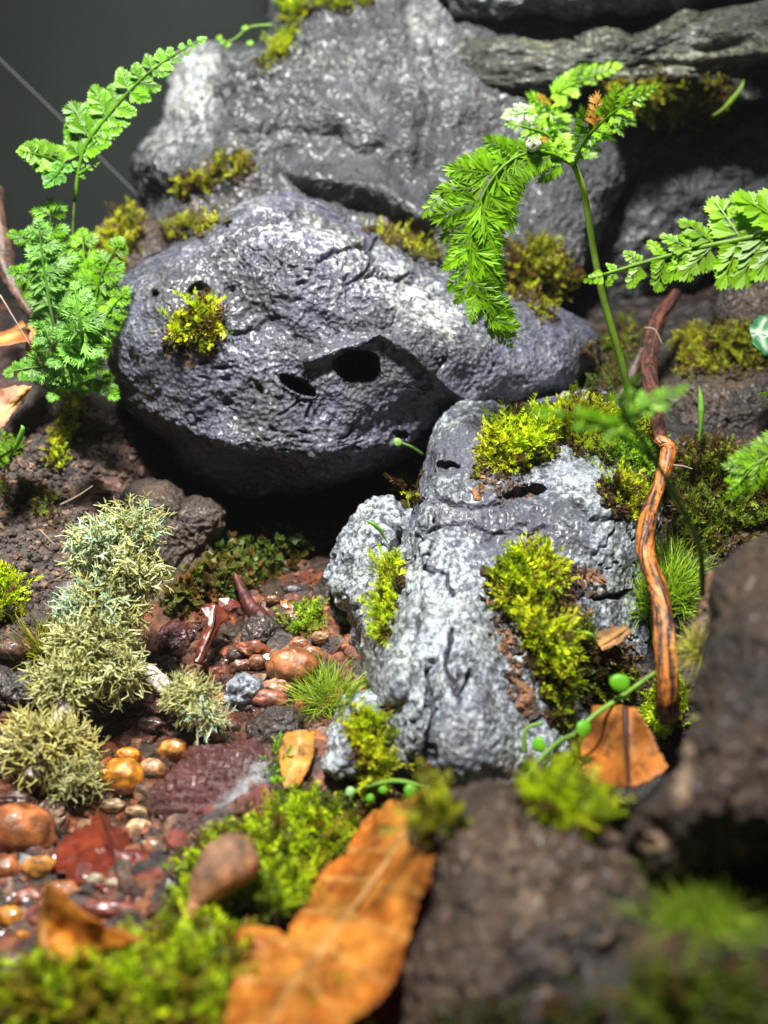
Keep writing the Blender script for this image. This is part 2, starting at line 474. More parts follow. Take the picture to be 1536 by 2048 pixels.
rock('rock', [(900, 100), (960, 78), (1040, 84), (1150, 92), (1260, 88), (1340, 76), (1400, 40), (1560, -10), (1720, 0), (1740, 120), (1600, 200), (1530, 130), (1470, 160), (1380, 170), (1200, 160), (1080, 190), (1000, 215), (930, 200), (890, 150)],
     (1240, 120), 3.10, .20, .5, M['ledge'], 'long greenish grey ledge rock below the black gap at top right', sub=7, seed=8, rough=1.3, tilt=(-.0001, .0003), box=.7, crack=1,
     tones=[(1400, 120, 220, 50, -8, .45)], stretch=(.5, 1, 2.2), surf='ledge')
rock('rock', [(1170, 260), (1250, 235), (1400, 240), (1480, 210), (1560, 180), (1760, 200), (1760, 620), (1560, 560), (1430, 520), (1400, 560), (1300, 600), (1200, 640), (1130, 560), (1110, 480), (1165, 420), (1190, 340)],
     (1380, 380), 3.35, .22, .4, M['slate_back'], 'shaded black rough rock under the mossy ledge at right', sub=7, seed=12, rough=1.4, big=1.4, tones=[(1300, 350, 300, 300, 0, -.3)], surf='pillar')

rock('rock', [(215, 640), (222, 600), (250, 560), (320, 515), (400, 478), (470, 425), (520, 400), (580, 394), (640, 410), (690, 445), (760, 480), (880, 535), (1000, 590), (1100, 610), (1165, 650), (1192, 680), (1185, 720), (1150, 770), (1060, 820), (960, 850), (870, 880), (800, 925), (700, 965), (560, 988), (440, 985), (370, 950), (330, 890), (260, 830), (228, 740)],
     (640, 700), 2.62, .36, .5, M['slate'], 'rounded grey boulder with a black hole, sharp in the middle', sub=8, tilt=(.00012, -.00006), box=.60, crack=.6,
     planes=[([(200, 620), (300, 560), (430, 500), (540, 470), (650, 540), (760, 610), (900, 690), (1200, 780)], .00085, 1), ([(200, 740), (260, 800), (400, 862), (600, 885), (780, 895), (880, 860), (1000, 800), (1200, 740)], .00040, -1)],
     cracks=[[(640, 520), (690, 500), (740, 492), (770, 470)], [(690, 565), (750, 545), (790, 560), (835, 540)], [(730, 480), (745, 520), (720, 550)], [(420, 640), (470, 660), (520, 650)]], rough=.62, pore=1.1, big=.5,
     bumps=[(350, 680, 120, 130, 0, .03), (600, 890, 260, 40, 4, .02)],
     lines=[([(480, 450), (600, 510), (760, 590), (900, 690)], 60, .030), ([(560, 600), (680, 660), (820, 690)], 18, -.005), ([(300, 640), (420, 740), (560, 800)], 20, -.006), ([(520, 560), (640, 620), (760, 650)], 20, .007), ([(430, 560), (520, 640), (620, 690)], 22, -.018), ([(230, 800), (420, 880), (600, 915), (780, 890), (900, 840)], 22, .02),
            ([(620, 720), (760, 670), (820, 700), (900, 780), (960, 820)], 16, .03)],
     pits=[(715, 733, 44, 32, 8, -.22), (597, 772, 33, 11, 24, -.12), (397, 588, 20, 26, 20, -.030), (309, 588, 9, 8, 0, -.05), (806, 873, 10, 6, 0, -.03)],
     tones=[(600, 470, 230, 60, 24, .32), (840, 590, 200, 60, 28, .34), (400, 500, 160, 40, -30, .25), (450, 660, 220, 120, 20, -.22), (700, 820, 320, 70, 0, -.22), (560, 930, 300, 60, 0, -.4), (300, 820, 80, 30, 35, .2)], surf='boulder')  # tones paint the ridge highlight and the shaded face below into the colour

rock('rock', [(845, 960), (850, 900), (870, 850), (905, 820), (960, 808), (1030, 815), (1100, 800), (1180, 810), (1260, 840), (1320, 890), (1340, 950), (1330, 1040), (1300, 1120), (1290, 1200), (1300, 1300), (1260, 1400), (1190, 1480), (1120, 1560), (1040, 1620), (940, 1650), (840, 1600), (780, 1560), (765, 1450), (740, 1380), (725, 1280), (740, 1180), (800, 1090), (830, 1020)],
     (1020, 1200), 2.16, .33, .35, M['pale'], 'large pale grey cracked rock carrying two bright moss patches', sub=8, tilt=(.00010, -.00068), box=.5, crack=1.6,
     cracks=[[(865, 985), (900, 1010), (960, 1018), (1000, 1010)], [(850, 1068), (890, 1052), (930, 1045), (990, 1065), (1050, 1052)], [(1000, 1062), (1060, 1075), (1090, 1060)], [(850, 1130), (890, 1150), (905, 1190)], [(852, 1340), (864, 1420), (856, 1520)], [(905, 1260), (890, 1330), (920, 1400)], [(1140, 1010), (1180, 1040), (1230, 1045)], [(1150, 1180), (1200, 1200), (1250, 1190)]], rough=.75, pore=.7, seed=20, big=.35, stretch=(1.25, .8, .8),
     bumps=[(890, 1200, 90, 300, -8, .025), (900, 1450, 130, 130, 0, .07), (1180, 1030, 110, 130, 0, .05), (1180, 1380, 80, 100, 0, -.05)],
     lines=[([(870, 900), (850, 1050), (830, 1200), (800, 1380)], 26, .05), ([(1000, 1180), (1010, 1330), (1060, 1460)], 34, -.025), ([(960, 1100), (1000, 1080)], 14, -.012), ([(860, 1330), (865, 1560)], 12, -.03)],
     pits=[(898, 932, 26, 9, 10, -.022), (1045, 985, 44, 14, -12, -.035)],
     tones=[(880, 1150, 60, 200, 0, .08), (930, 880, 90, 70, 0, -.3), (1060, 1040, 120, 60, 0, -.35), (930, 1470, 170, 110, 0, -.08), (1150, 950, 80, 60, 0, .06), (1230, 1050, 50, 90, 0, .12)], surf='front')
rock('rock', [(770, 1000), (810, 1010), (850, 1080), (850, 1200), (840, 1300), (800, 1400), (770, 1430), (740, 1380), (710, 1290), (700, 1220), (665, 1180), (668, 1120), (690, 1060), (720, 1015)],
     (765, 1200), 2.15, .13, .3, M['pale'], 'narrow knobbly pale rock lobe at the left of the moss-filled groove', sub=7, tilt=(.0, -.0006), seed=26, rough=1.3, pore=1.2, big=.4,
     lines=[([(800, 1080), (790, 1200), (775, 1300)], 16, -.10), ([(700, 1100), (720, 1200), (745, 1330)], 18, .03)], tones=[(730, 1200, 60, 160, 0, .12)], surf='lobe')
rock('rock', [(660, 1440), (690, 1392), (730, 1380), (775, 1400), (800, 1470), (790, 1560), (740, 1600), (690, 1590), (640, 1575), (618, 1545), (630, 1500)],
     (710, 1500), 1.76, .10, .15, M['pale'], 'small white and grey stone with moss down its right side', sub=6, tilt=(0, -.0005), seed=30, surf='smallpale', tones=[(650, 1530, 60, 60, 0, .3), (690, 1530, 18, 30, 10, -.9)])

rock('rock', [(1180, 830), (1240, 790), (1340, 765), (1450, 762), (1600, 790), (1720, 860), (1650, 960), (1500, 900), (1400, 880), (1300, 900), (1200, 880)],
     (1430, 850), 2.62, .16, .3, M['brown_rock'], 'flat brown stone behind the root at the right edge', sub=7, seed=33, box=.7, surf='rbrown')
rock('rock', [(1060, 830), (1100, 800), (1150, 785), (1220, 790), (1260, 820), (1240, 860), (1100, 870)], (1160, 830), 2.45, .10, .2, M['pale'], 'small grey rock corner peeping out behind the top moss', sub=6, seed=44, big=.3, surf='peep')
rock('rock', [(1430, 640), (1440, 560), (1500, 545), (1560, 520), (1640, 560), (1640, 700), (1560, 760), (1440, 720)], (1530, 640), 2.75, .12, .2, M['brown_rock'], 'upright brown woody stump under the right fern', cat='stump', sub=6, seed=36, big=.4, stretch=(2, 2, .4), surf='stump')
rock('rock', [(255, 985), (330, 960), (370, 1000), (455, 1020), (440, 1080), (410, 1170), (340, 1210), (270, 1150), (240, 1060)], (345, 1080), 2.42, .12, .2, M['brown_rock'], 'square brown stone in mist behind the lichen', sub=6, seed=39, big=.4, box=.6, surf='misty')

rock('rock', [(860, 1640), (960, 1602), (1060, 1610), (1150, 1660), (1220, 1720), (1290, 1860), (1280, 2150), (900, 2200), (780, 2100), (800, 1900), (840, 1800), (850, 1700)],
     (1030, 1860), 1.20, .14, .25, M['brown_near'], 'blurred brown stone in front, right of the orange leaf', sub=7, seed=50, tilt=(0, -.0004), rough=1.3, big=.7, pore=1, tones=[(1000, 1800, 260, 200, 0, .15)], surf='fbrown')
rock('rock', [(1480, 1120), (1560, 1090), (1800, 1060), (1900, 1500), (1850, 2000), (1560, 1760), (1400, 1740), (1340, 1790), (1270, 1770), (1210, 1690), (1230, 1630), (1330, 1560), (1380, 1450), (1410, 1370), (1430, 1230)],
     (1520, 1480), 1.26, .20, .3, M['brown_near'], 'big dark brown out of focus rock at the right edge', sub=7, seed=55, tilt=(-.0001, -.0003), rough=1.3, pore=1, big=.7, tones=[(1500, 1400, 200, 200, 0, -.15)] + [(x_, y_, r_, r_, 0, 4.0) for x_, y_, r_ in ((1383, 1505, 13), (1372, 1555, 12), (1362, 1592, 14), (1300, 1690, 16), (1228, 1738, 15), (1277, 1740, 16), (1320, 1640, 10), (1400, 1470, 8))], surf='rfore')
rock('rock', [(300, 1590), (320, 1555), (380, 1530), (450, 1502), (520, 1505), (545, 1530), (530, 1580), (480, 1640), (400, 1680), (330, 1670), (297, 1630)],
     (420, 1592), 1.78, .09, .1, M['red_rock'], 'wet dark red stone with white mould on its right end', sub=7, seed=60, tilt=(0, -.0006), big=.5, box=.55, rough=1.5, pore=1.2, surf='red')
rock('rock', [(490, 1450), (520, 1425), (590, 1415), (605, 1440), (590, 1490), (540, 1512), (500, 1500)], (550, 1465), 1.90, .05, .08, M['wet_dark'], 'wet blue black stone above the small orange leaf', sub=6, seed=62, big=.2, rough=.5, surf='wetblue')
rock('rock', [(455, 1390), (465, 1350), (490, 1335), (510, 1350), (508, 1400), (485, 1425), (460, 1420)], (483, 1380), 1.99, .035, .05, M['pale'], 'small white and black chip of stone in the gravel', sub=5, seed=66, big=.15)
rock('rock', [(310, 1270), (340, 1245), (380, 1255), (390, 1290), (370, 1320), (320, 1315)], (350, 1284), 2.16, .05, .08, M['red_rock'], 'dull red stone in shade right of the lichen', sub=5, seed=68, big=.2)
rock('rock', [(490, 1270), (520, 1240), (560, 1250), (560, 1290), (520, 1310)], (527, 1275), 2.13, .04, .06, M['wet_dark'], 'small black wet stone beside the dark red curled leaf', sub=5, seed=71, big=.2)
rock('rock', [(625, 1160), (650, 1130), (690, 1135), (705, 1190), (690, 1240), (640, 1235)], (662, 1190), 2.25, .05, .08, M['brown_rock'], 'reddish brown stone tucked against the pale lobe', sub=5, seed=73, big=.2)
rock('rock', [(-60, 1360), (30, 1345), (100, 1360), (90, 1400), (20, 1430), (-60, 1420)], (10, 1390), 1.98, .06, .08, M['wet_dark'], 'brown wet stone at the left edge beside the lichen', sub=6, seed=75, big=.2, surf='lwet')

# ------------------------------------------------------------------ growth: many small shoots joined
def frames(D, roll):
    """rotation matrices whose z column is D"""
    D = D / (np.linalg.norm(D, axis=1)[:, None] + 1e-9)
    a = np.where(np.abs(D[:, 2:3]) > .9, np.array([[1., 0, 0]]), np.array([[0, 0, 1.]]))
    X = np.cross(a, D); X /= np.linalg.norm(X, axis=1)[:, None]
    Y = np.cross(D, X)
    c, s = np.cos(roll)[:, None], np.sin(roll)[:, None]
    return np.stack([X * c + Y * s, -X * s + Y * c, D], -1)

def scatter(templ, pos, dirs, size, cols):
    """one mesh from many template copies; templ = list of (V, F, shade)"""
    Vs, Fs, Cs, off = [], [], [], 0
    N = len(pos); roll = RNG.random(N) * 6.28; kind = RNG.integers(0, len(templ), N)
    R = frames(dirs, roll)
    for k, (TV, TF, TS) in enumerate(templ):
        s = kind == k; n = int(s.sum())
        if not n: continue
        V = np.einsum('nij,tj->nti', R[s], TV) * size[s][:, None, None] + pos[s][:, None]
        Vs.append(V.reshape(-1, 3))
        Fs.append((TF[None] + (np.arange(n) * len(TV))[:, None, None]).reshape(-1, 3) + off)
        Cs.append((cols[s][:, None] * TS[None, :, None]).reshape(-1, 3))
        off += n * len(TV)
    return np.concatenate(Vs), np.concatenate(Fs), np.concatenate(Cs)

def t_feather(seed, nodes=8, bend=.25, leaf=.30, wid=.09, spread=1.0):
    r = np.random.default_rng(seed); V, F, C = [], [], []
    for k in range(nodes):
        t = (k + .3) / nodes
        c = np.array([bend * t * t, 0, t * (1 - .2 * bend)])
        for j in range(2 if k < nodes - 1 else 3):
            a = r.random() * 6.28
            L = leaf * (1.15 - .6 * t) * (.8 + .4 * r.random())
            o = np.array([math.cos(a) * spread, math.sin(a) * spread, .55 + .6 * t]); o /= np.linalg.norm(o)
            s = np.cross(o, [0, 0, 1.]); s /= np.linalg.norm(s) + 1e-6
            i = len(V)
            V += [c - s * wid * .3, c + o * L * .5 + s * wid, c + o * L + np.array([0, 0, .04]), c + o * L * .5 - s * wid]
            F += [(i, i + 1, i + 2), (i, i + 2, i + 3)]
            C += [.75 + .1 * t, .9 + .1 * t, 1.1 + .2 * t, .9 + .1 * t]
    return np.array(V), np.array(F), np.array(C)

def t_blade(seed, seg=5, bend=.5, wid=.018):
    r = np.random.default_rng(seed); V, F, C = [], [], []
    b = bend * (.5 + r.random())
    for k in range(seg + 1):
        t = k / seg; w = wid * (1 - t) + .003
        c = np.array([b * t * t, 0, t * (1 - .3 * b * t)])
        V += [c + [0, -w, 0], c + [0, w, 0]]; C += [.7 + .5 * t] * 2
        if k: i = 2 * k; F += [(i - 2, i - 1, i + 1), (i - 2, i + 1, i)]
    return np.array(V), np.array(F), np.array(C)

def t_antler(seed, depth=3):
    """flattened forking lichen strand"""
    r = np.random.default_rng(seed); V, F, C = [], [], []
    def seg(p, d, L, w, k):
        s = np.cross(d, r.normal(size=3)); s /= np.linalg.norm(s); u = np.cross(d, s)
        q = p; pr = None; dd = d
        for j in range(3):
            i = len(V); ww = w * (1 - .24 * j)
            V.extend([q + s * ww, q - s * ww * .6 + u * ww * .6, q - s * ww * .6 - u * ww * .6]); C.extend([.8 + .25 * (3 - k) / 3 + .05 * j] * 3)
            if pr is not None:
                for a in range(3):
                    b = (a + 1) % 3; F.extend([(pr + a, pr + b, i + b), (pr + a, i + b, i + a)])
            pr = i; dd = dd + r.normal(size=3) * .22; dd /= np.linalg.norm(dd); q = q + dd * L / 2
        if k > 0:
            for _ in range(2):
                e = dd + r.normal(size=3) * .55; e /= np.linalg.norm(e)
                seg(q - dd * L / 2, e, L * (.55 + .25 * r.random()), w * .68, k - 1)
    seg(np.zeros(3), np.array([0, 0, 1.]), .52, .062, depth)
    return np.array(V), np.array(F), np.array(C)

T_MOSS = [t_feather(k, nodes=14, bend=.45, leaf=.27, wid=.038) for k in range(7)]
T_FINE = [t_feather(20 + k, nodes=10, bend=.4, leaf=.2, wid=.05) for k in range(5)]
T_LEAFY = [t_feather(40 + k, nodes=5, bend=.2, leaf=.42, wid=.15) for k in range(5)]
T_HAIR = [t_blade(k) for k in range(8)]
T_LICH = [t_antler(k, 2 + (k % 4 == 0)) for k in range(9)]
T_FUZZ = [t_blade(60 + k, seg=4, bend=.9, wid=.008) for k in range(6)]

def inpoly(px, py, poly):
    ins = np.zeros(len(px), bool); n = len(poly)
    for i in range(n):
        x0, y0 = poly[i]; x1, y1 = poly[(i + 1) % n]
        if y0 == y1: continue
        c = ((y0 > py) != (y1 > py)) & (px < (x1 - x0) * (py - y0) / (y1 - y0) + x0)
        ins ^= c
    return ins

def edge_dist(px, py, poly):
    b = np.full(len(px), 1e9); n = len(poly)
    for i in range(n):
        x0, y0 = poly[i]; x1, y1 = poly[(i + 1) % n]
        L = (x1 - x0) ** 2 + (y1 - y0) ** 2 + 1e-9
        t = np.clip(((px - x0) * (x1 - x0) + (py - y0) * (y1 - y0)) / L, 0, 1)
        b = np.minimum(b, np.hypot(px - x0 - t * (x1 - x0), py - y0 - t * (y1 - y0)))
    return b

def sample_poly(poly, spacing, rag=10):
    pa = np.array(poly, float); lo, hi = pa.min(0) - rag, pa.max(0) + rag
    n = int((hi - lo).prod() / spacing ** 2)
    x = lo[0] + RNG.random(n) * (hi[0] - lo[0]); y = lo[1] + RNG.random(n) * (hi[1] - lo[1])
    q = np.stack([x / 22, y / 22, np.zeros(n)], 1)
    k = inpoly(x + rag * 1.4 * perlin(q), y + rag * 1.4 * perlin(q + 31), poly)
    return x[k], y[k]

GREENS = {
    'bright': [(.44, .56, .008), (.32, .44, .008), (.58, .66, .012), (.15, .22, .006), (.46, .48, .015)],
    'green': [(.20, .38, .02), (.30, .48, .02), (.14, .26, .015), (.38, .50, .03)],
    'olive': [(.26, .28, .014), (.38, .40, .02), (.14, .15, .010), (.20, .12, .02), (.46, .48, .02)],
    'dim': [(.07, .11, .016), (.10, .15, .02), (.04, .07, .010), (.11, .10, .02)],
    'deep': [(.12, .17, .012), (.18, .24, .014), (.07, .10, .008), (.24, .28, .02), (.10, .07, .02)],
    'carpet': [(.12, .17, .008), (.46, .60, .008), (.38, .52, .010), (.58, .68, .012), (.28, .40, .008), (.24, .18, .015)],
    'hair': [(.26, .40, .03), (.18, .32, .02), (.36, .44, .05)],
}

def moss(poly, label, pal='bright', templ=None, spacing=5.6, size=.044, cushion=.016, which=None, up=.5, rag=10, brown=.14, name='moss_patch',
         cat='moss', kind=None, crumbs=True, jit=.55, parent=None, group=None, excl=None):
    templ = templ or T_MOSS
    x, y = sample_poly(poly, spacing, rag)
    for ex in (excl or []):
        kk = ~(inpoly(x, y, ex) & (edge_dist(x, y, ex) > 3)); x, y = x[kk], y[kk]
    ed = edge_dist(x, y, poly)
    pos, nrm, e2 = [], [], []
    for a, b, e in zip(x, y, ed):
        h = hit(a, b, which)
        if h is None: continue
        pos.append(h[0]); nrm.append(h[1]); e2.append(e)
    pos = np.array([tuple(v) for v in pos]); nrm = np.array([tuple(v) for v in nrm]); e2 = np.array(e2)
    n = len(pos)
    med = np.median(e2) + 1e-6
    prof = sstep(0, 1.6 * med, e2)
    hum = .2 + 1.3 * sstep(-.35, .45, perlin(pos * 18))
    base = pos + nrm * (cushion * prof * hum)[:, None] * .8
    D = nrm * (1.1 - up) + np.array([0, 0, up * .7]) + RNG.normal(size=(n, 3)) * jit * .75
    sz = size * (.5 + .8 * RNG.random(n) ** 1.3) * (.45 + .55 * prof)
    keep = RNG.random(n) < .55 + .65 * prof + .3 * perlin(pos * 30)
    pos, nrm, base, D, sz, prof = pos[keep], nrm[keep], base[keep], D[keep], sz[keep], prof[keep]; n = len(pos)
    pc = np.array(GREENS[pal])
    cl = (perlin(pos * 9 + 3) * 1.3 + .5 + RNG.normal(size=n) * .35)
    idx = np.clip((cl * len(pc)).astype(int), 0, len(pc) - 1)
    cols = pc[idx] * (.75 + .5 * RNG.random(n))[:, None]
    bm_ = RNG.random(n) < brown * (3.4 - 2.8 * prof)
    cols[bm_] = np.array([(.13, .065, .02)]) * (.4 + RNG.random((int(bm_.sum()), 1)))
    V, F, C = scatter(templ, base - D / np.linalg.norm(D, axis=1)[:, None] * (size * .2), D, sz, cols)
    if crumbs:   # brown dead matter that the live shoots grow from
        IV, IF = ico(2)
        m = n // 2
        k = RNG.integers(0, n, m)
        T = [(IV * np.array([1, 1, .5]) * (1 + .3 * RNG.normal(size=(len(IV), 1))), IF, np.ones(len(IV)))]
        cc = np.array([(.045, .028, .012)]) * (.4 + RNG.random((m, 1)) * 1.2)
        V2, F2, C2 = scatter(T, pos[k] + nrm[k] * (cushion * .35 * prof[k])[:, None], nrm[k], size * (.10 + .13 * RNG.random(m)), cc)
        V, F, C = np.concatenate([V, V2]), np.concatenate([F, F2 + len(V)]), np.concatenate([C, C2])
    return put(name, V, F, M['moss'], parent, col=C, smooth=False, label=label, cat=None if kind or parent else cat, kind=kind, group=group)

BIG = [(856, 1575), (850, 1640), (866, 1680), (872, 1700), (855, 1745), (862, 1765), (835, 1800), (822, 1860), (806, 1900), (790, 1950), (760, 2000), (700, 2040), (640, 2130), (430, 2130), (450, 2050), (465, 1960), (476, 1900), (468, 1862), (500, 1850), (540, 1856), (575, 1870), (588, 1835), (622, 1800), (625, 1770), (645, 1738), (690, 1710), (715, 1660), (735, 1628), (765, 1615), (785, 1598), (800, 1606)]
# on the back rock
moss([(545, -20), (760, -20), (745, 15), (690, 32), (640, 20), (600, 45), (585, 70), (560, 40)], 'bright moss fringe on the very crown of the back rock', which=['back'])
moss([(575, 45), (600, 60), (590, 100), (560, 125), (530, 138), (508, 130), (530, 100), (550, 75)], 'small bright moss tuft spilling down the left of the back rock crown', which=['back'])
moss([(355, 360), (380, 345), (420, 345), (430, 320), (470, 302), (505, 308), (518, 330), (490, 352), (440, 375), (420, 390), (385, 385), (375, 412), (350, 395)], 'long yellowish moss patch on the dark face of the back rock', 'olive', which=['back'], size=.045)
moss([(305, 490), (325, 460), (345, 440), (400, 432), (470, 430), (450, 445), (415, 462), (375, 475), (330, 500)], 'moss strip in the seam above the left shoulder of the boulder', 'olive', which=['back', 'boulder'])
moss([(715, 455), (770, 455), (850, 475), (880, 510), (860, 530), (800, 500), (740, 470)], 'narrow olive moss strip in the seam right of the boulder ridge', 'olive', which=['back', 'boulder'], size=.05)
moss([(1180, 190), (1230, 158), (1320, 150), (1440, 160), (1480, 190), (1470, 250), (1440, 290), (1330, 250), (1270, 235), (1200, 210)], 'dim yellowish moss hanging from the ledge rock', 'olive', which=['ledge', 'pillar'], size=.06, spacing=6, up=.1)
moss([(1010, 490), (1070, 465), (1130, 490), (1160, 555), (1130, 600), (1080, 615), (1030, 610), (1000, 575)], 'olive and rust brown moss cushion behind the drooping fern', 'olive', which=None, size=.05, spacing=5.5, cushion=.035, brown=.25)
moss([(1050, 612), (1090, 612), (1112, 625), (1105, 645), (1070, 640)], 'small yellow moss sprig on the right end of the boulder', 'olive', spacing=6)
# on the boulder
moss([(405, 565), (425, 590), (435, 620), (432, 680), (420, 700), (385, 690), (360, 712), (343, 690), (350, 650), (380, 630), (405, 610)], 'spiky bright moss tuft on the left face of the boulder', which=['boulder'], size=.06, rag=8, brown=.28)
# behind at left
moss([(205, 470), (230, 410), (290, 400), (295, 460), (275, 530), (240, 560), (200, 540), (180, 500)], 'dull brownish moss mound behind the left fern', 'olive', which=['mound'], size=.045, cushion=.03)
# on the front rock
moss([(950, 960), (948, 930), (965, 885), (985, 840), (1030, 825), (1080, 840), (1130, 810), (1210, 820), (1280, 850), (1325, 900), (1330, 945), (1280, 930), (1220, 900), (1170, 905), (1120, 895), (1075, 935), (1030, 955), (990, 950)],
     'wide bright moss mat over the top of the pale rock', which=['front', 'peep', 'ground'], spacing=4.8, size=.050, cushion=.026)
moss([(1140, 880), (1240, 850), (1320, 890), (1335, 960), (1300, 985), (1220, 940), (1160, 920)], 'darker moss shoulder running from the mat to the root', 'green', which=['front', 'peep', 'ground'])
moss([(1190, 965), (1250, 960), (1310, 975), (1310, 1010), (1270, 1040), (1225, 1025), (1200, 1000)], 'low golden moss patch left of the root on the pale rock', which=['front', 'ground'], cushion=.03)
moss([(965, 1150), (1010, 1115), (1060, 1090), (1105, 1115), (1140, 1130), (1150, 1155), (1110, 1180), (1095, 1220), (1125, 1250), (1140, 1290), (1130, 1330), (1140, 1390), (1130, 1470), (1095, 1440), (1080, 1370), (1050, 1320), (1020, 1260), (995, 1200)],
     'long bright moss streak running down the middle of the pale rock', which=['front'], spacing=5.2, size=.046, cushion=.026)
moss([(762, 1120), (795, 1105), (808, 1130), (800, 1180), (790, 1240), (772, 1290), (755, 1270), (765, 1200)], 'moss filling the groove left of the pale rock', which=['lobe', 'front'], spacing=6)
moss([(785, 960), (820, 930), (845, 945), (845, 990), (825, 1020), (795, 1010)], 'little moss cushion in the gap below the boulder', 'olive', spacing=6, cushion=.03)
moss([(705, 1430), (740, 1415), (770, 1450), (778, 1540), (760, 1580), (725, 1560), (705, 1500)], 'moss with brown stalks on the small white stone', which=['smallpale'], size=.045)
# right terrace
moss([(1330, 690), (1370, 650), (1440, 640), (1560, 640), (1560, 740), (1450, 765), (1350, 765)], 'moss mound behind the root near the right edge', 'olive', which=None, size=.042, cushion=.03)
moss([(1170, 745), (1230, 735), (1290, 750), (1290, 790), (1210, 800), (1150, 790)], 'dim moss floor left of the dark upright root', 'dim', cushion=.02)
moss([(1340, 890), (1400, 860), (1470, 880), (1580, 930), (1580, 1060), (1500, 1100), (1430, 1130), (1350, 1110), (1320, 1000)], 'dark green moss bed right of the root', 'deep', size=.050, which=['ground', 'rbrown', 'front'])
moss([(1290, 1400), (1340, 1370), (1390, 1370), (1370, 1440), (1330, 1500), (1290, 1450)], 'bright moss clump at the foot of the root', which=None)
moss([(1030, 1590), (1080, 1560), (1140, 1545), (1200, 1580), (1240, 1610), (1210, 1640), (1170, 1680), (1100, 1650), (1050, 1630)], 'moss between the pale rock and the blurred brown stone', which=['front', 'ground', 'fbrown'], cushion=.03)
moss([(845, 1600), (900, 1600), (930, 1640), (880, 1690), (850, 1670)], 'dull moss pocket right of the big leaf tip', 'olive')
moss([(1100, 1180), (1280, 1330), (1300, 1400), (1230, 1400), (1190, 1440), (1150, 1400)], 'thin moss and debris edge at the lower right foot of the pale rock', 'deep', which=None, size=.036, spacing=8)
moss([(-40, 960), (60, 950), (140, 1000), (120, 1060), (40, 1040), (-40, 1020)], 'brown and olive moss remnants on the upper left soil bank', 'deep', which=['ground'], size=.034, spacing=9, brown=.4)
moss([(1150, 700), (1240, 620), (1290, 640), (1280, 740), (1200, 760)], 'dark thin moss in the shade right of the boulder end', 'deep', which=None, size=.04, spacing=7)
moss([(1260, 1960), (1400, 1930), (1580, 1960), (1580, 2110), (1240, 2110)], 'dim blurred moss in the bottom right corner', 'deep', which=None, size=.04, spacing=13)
# left bank
moss([(130, 770), (170, 770), (172, 830), (150, 900), (120, 945), (85, 940), (80, 900), (110, 850)], 'moss column trailing below the left fern', 'bright', which=None, cushion=.015, size=.036)
moss([(-30, 1130), (30, 1140), (60, 1190), (50, 1240), (-30, 1260)], 'bright moss lump at the left edge of the soil bank', 'bright', cushion=.04)
moss([(-20, 900), (30, 880), (50, 905), (20, 945), (-20, 950)], 'small green moss lump high on the left edge', 'green', cushion=.02)
# in the pool
moss([(320, 1200), (380, 1150), (440, 1090), (540, 1070), (650, 1075), (640, 1110), (560, 1150), (500, 1190), (420, 1215), (340, 1240)], 'dim round-leaved moss carpet in the misty hollow', 'dim', templ=T_LEAFY, which=['ground'], size=.05, cushion=.01)
moss([(560, 1250), (590, 1225), (650, 1225), (665, 1260), (620, 1280), (570, 1275)], 'dark green moss tuft in the gravel by the pale lobe', 'green', size=.05)
# foreground carpet: nobody could count it
moss([(340, 1700), (430, 1650), (520, 1610), (600, 1560), (680, 1600), (740, 1600), (830, 1610), (860, 1700), (800, 1850), (760, 2120), (-60, 2120), (-60, 1980), (60, 1940), (150, 1940), (290, 1880), (330, 1800)],
     'bright moss carpet filling the foreground under the big leaf', 'carpet', name='moss_carpet', which=['ground'], spacing=5.6, size=.044, cushion=.04, kind='stuff', brown=.10,
     excl=[BIG, [(75, 1790), (180, 1830), (290, 1875), (250, 1960), (100, 1990), (60, 1920)], [(370, 1830), (410, 1730), (480, 1700), (505, 1730), (450, 1820), (390, 1860)]])
moss([(820, 2010), (1000, 1990), (1250, 1990), (1280, 2120), (820, 2120)], 'blurred moss at the bottom edge below the brown stone', 'dim', which=None, spacing=22, size=.035)
moss([(530, 1530), (545, 1500), (570, 1500), (570, 1590), (530, 1600), (505, 1610)], 'moss edge left of the small orange leaf', 'green', spacing=9, size=.035)

def hair_tuft(cx, cy, w, h, n, L, label, pal='hair', lean=(0, 0, 1), which=None, group=None):
    r = RNG
    pts = []
    while len(pts) < n:
        a, b = r.normal(size=2) * .45
        hh = hit(cx + a * w / 2, cy + b * h / 2, which)
        if hh: pts.append((tuple(hh[0]), a, b))
    pos = np.array([p[0] for p in pts])
    D = np.array(lean, float) + np.stack([np.array([p[1] for p in pts]) * 1.1, -np.array([p[2] for p in pts]) * .9, np.zeros(n)], 1) + r.normal(size=(n, 3)) * .18
    pc = np.array(GREENS[pal]); cols = pc[r.integers(0, len(pc), n)] * (.7 + .6 * r.random(n))[:, None]
    V, F, C = scatter(T_HAIR, pos, D, L * (.6 + .6 * r.random(n)), cols)
    return put('hair_moss', V, F, M['moss'], col=C, smooth=True, label=label, cat='moss', group=group)

hair_tuft(655, 1400, 100, 70, 600, .065, 'yellow green hair moss tuft left of the pale rock foot')
hair_tuft(1345, 1180, 80, 120, 500, .075, 'dark hair moss between root and right rock', 'green')
hair_tuft(1300, 1230, 40, 60, 200, .09, 'small spray of hair moss just left of the root', 'green', which=None)
hair_tuft(1420, 1810, 230, 130, 2200, .042, 'large blurred hair moss cushion in the right foreground', which=None)
hair_tuft(90, 1310, 60, 60, 160, .08, 'drab hair moss wisps at the left of the lichen', 'olive')

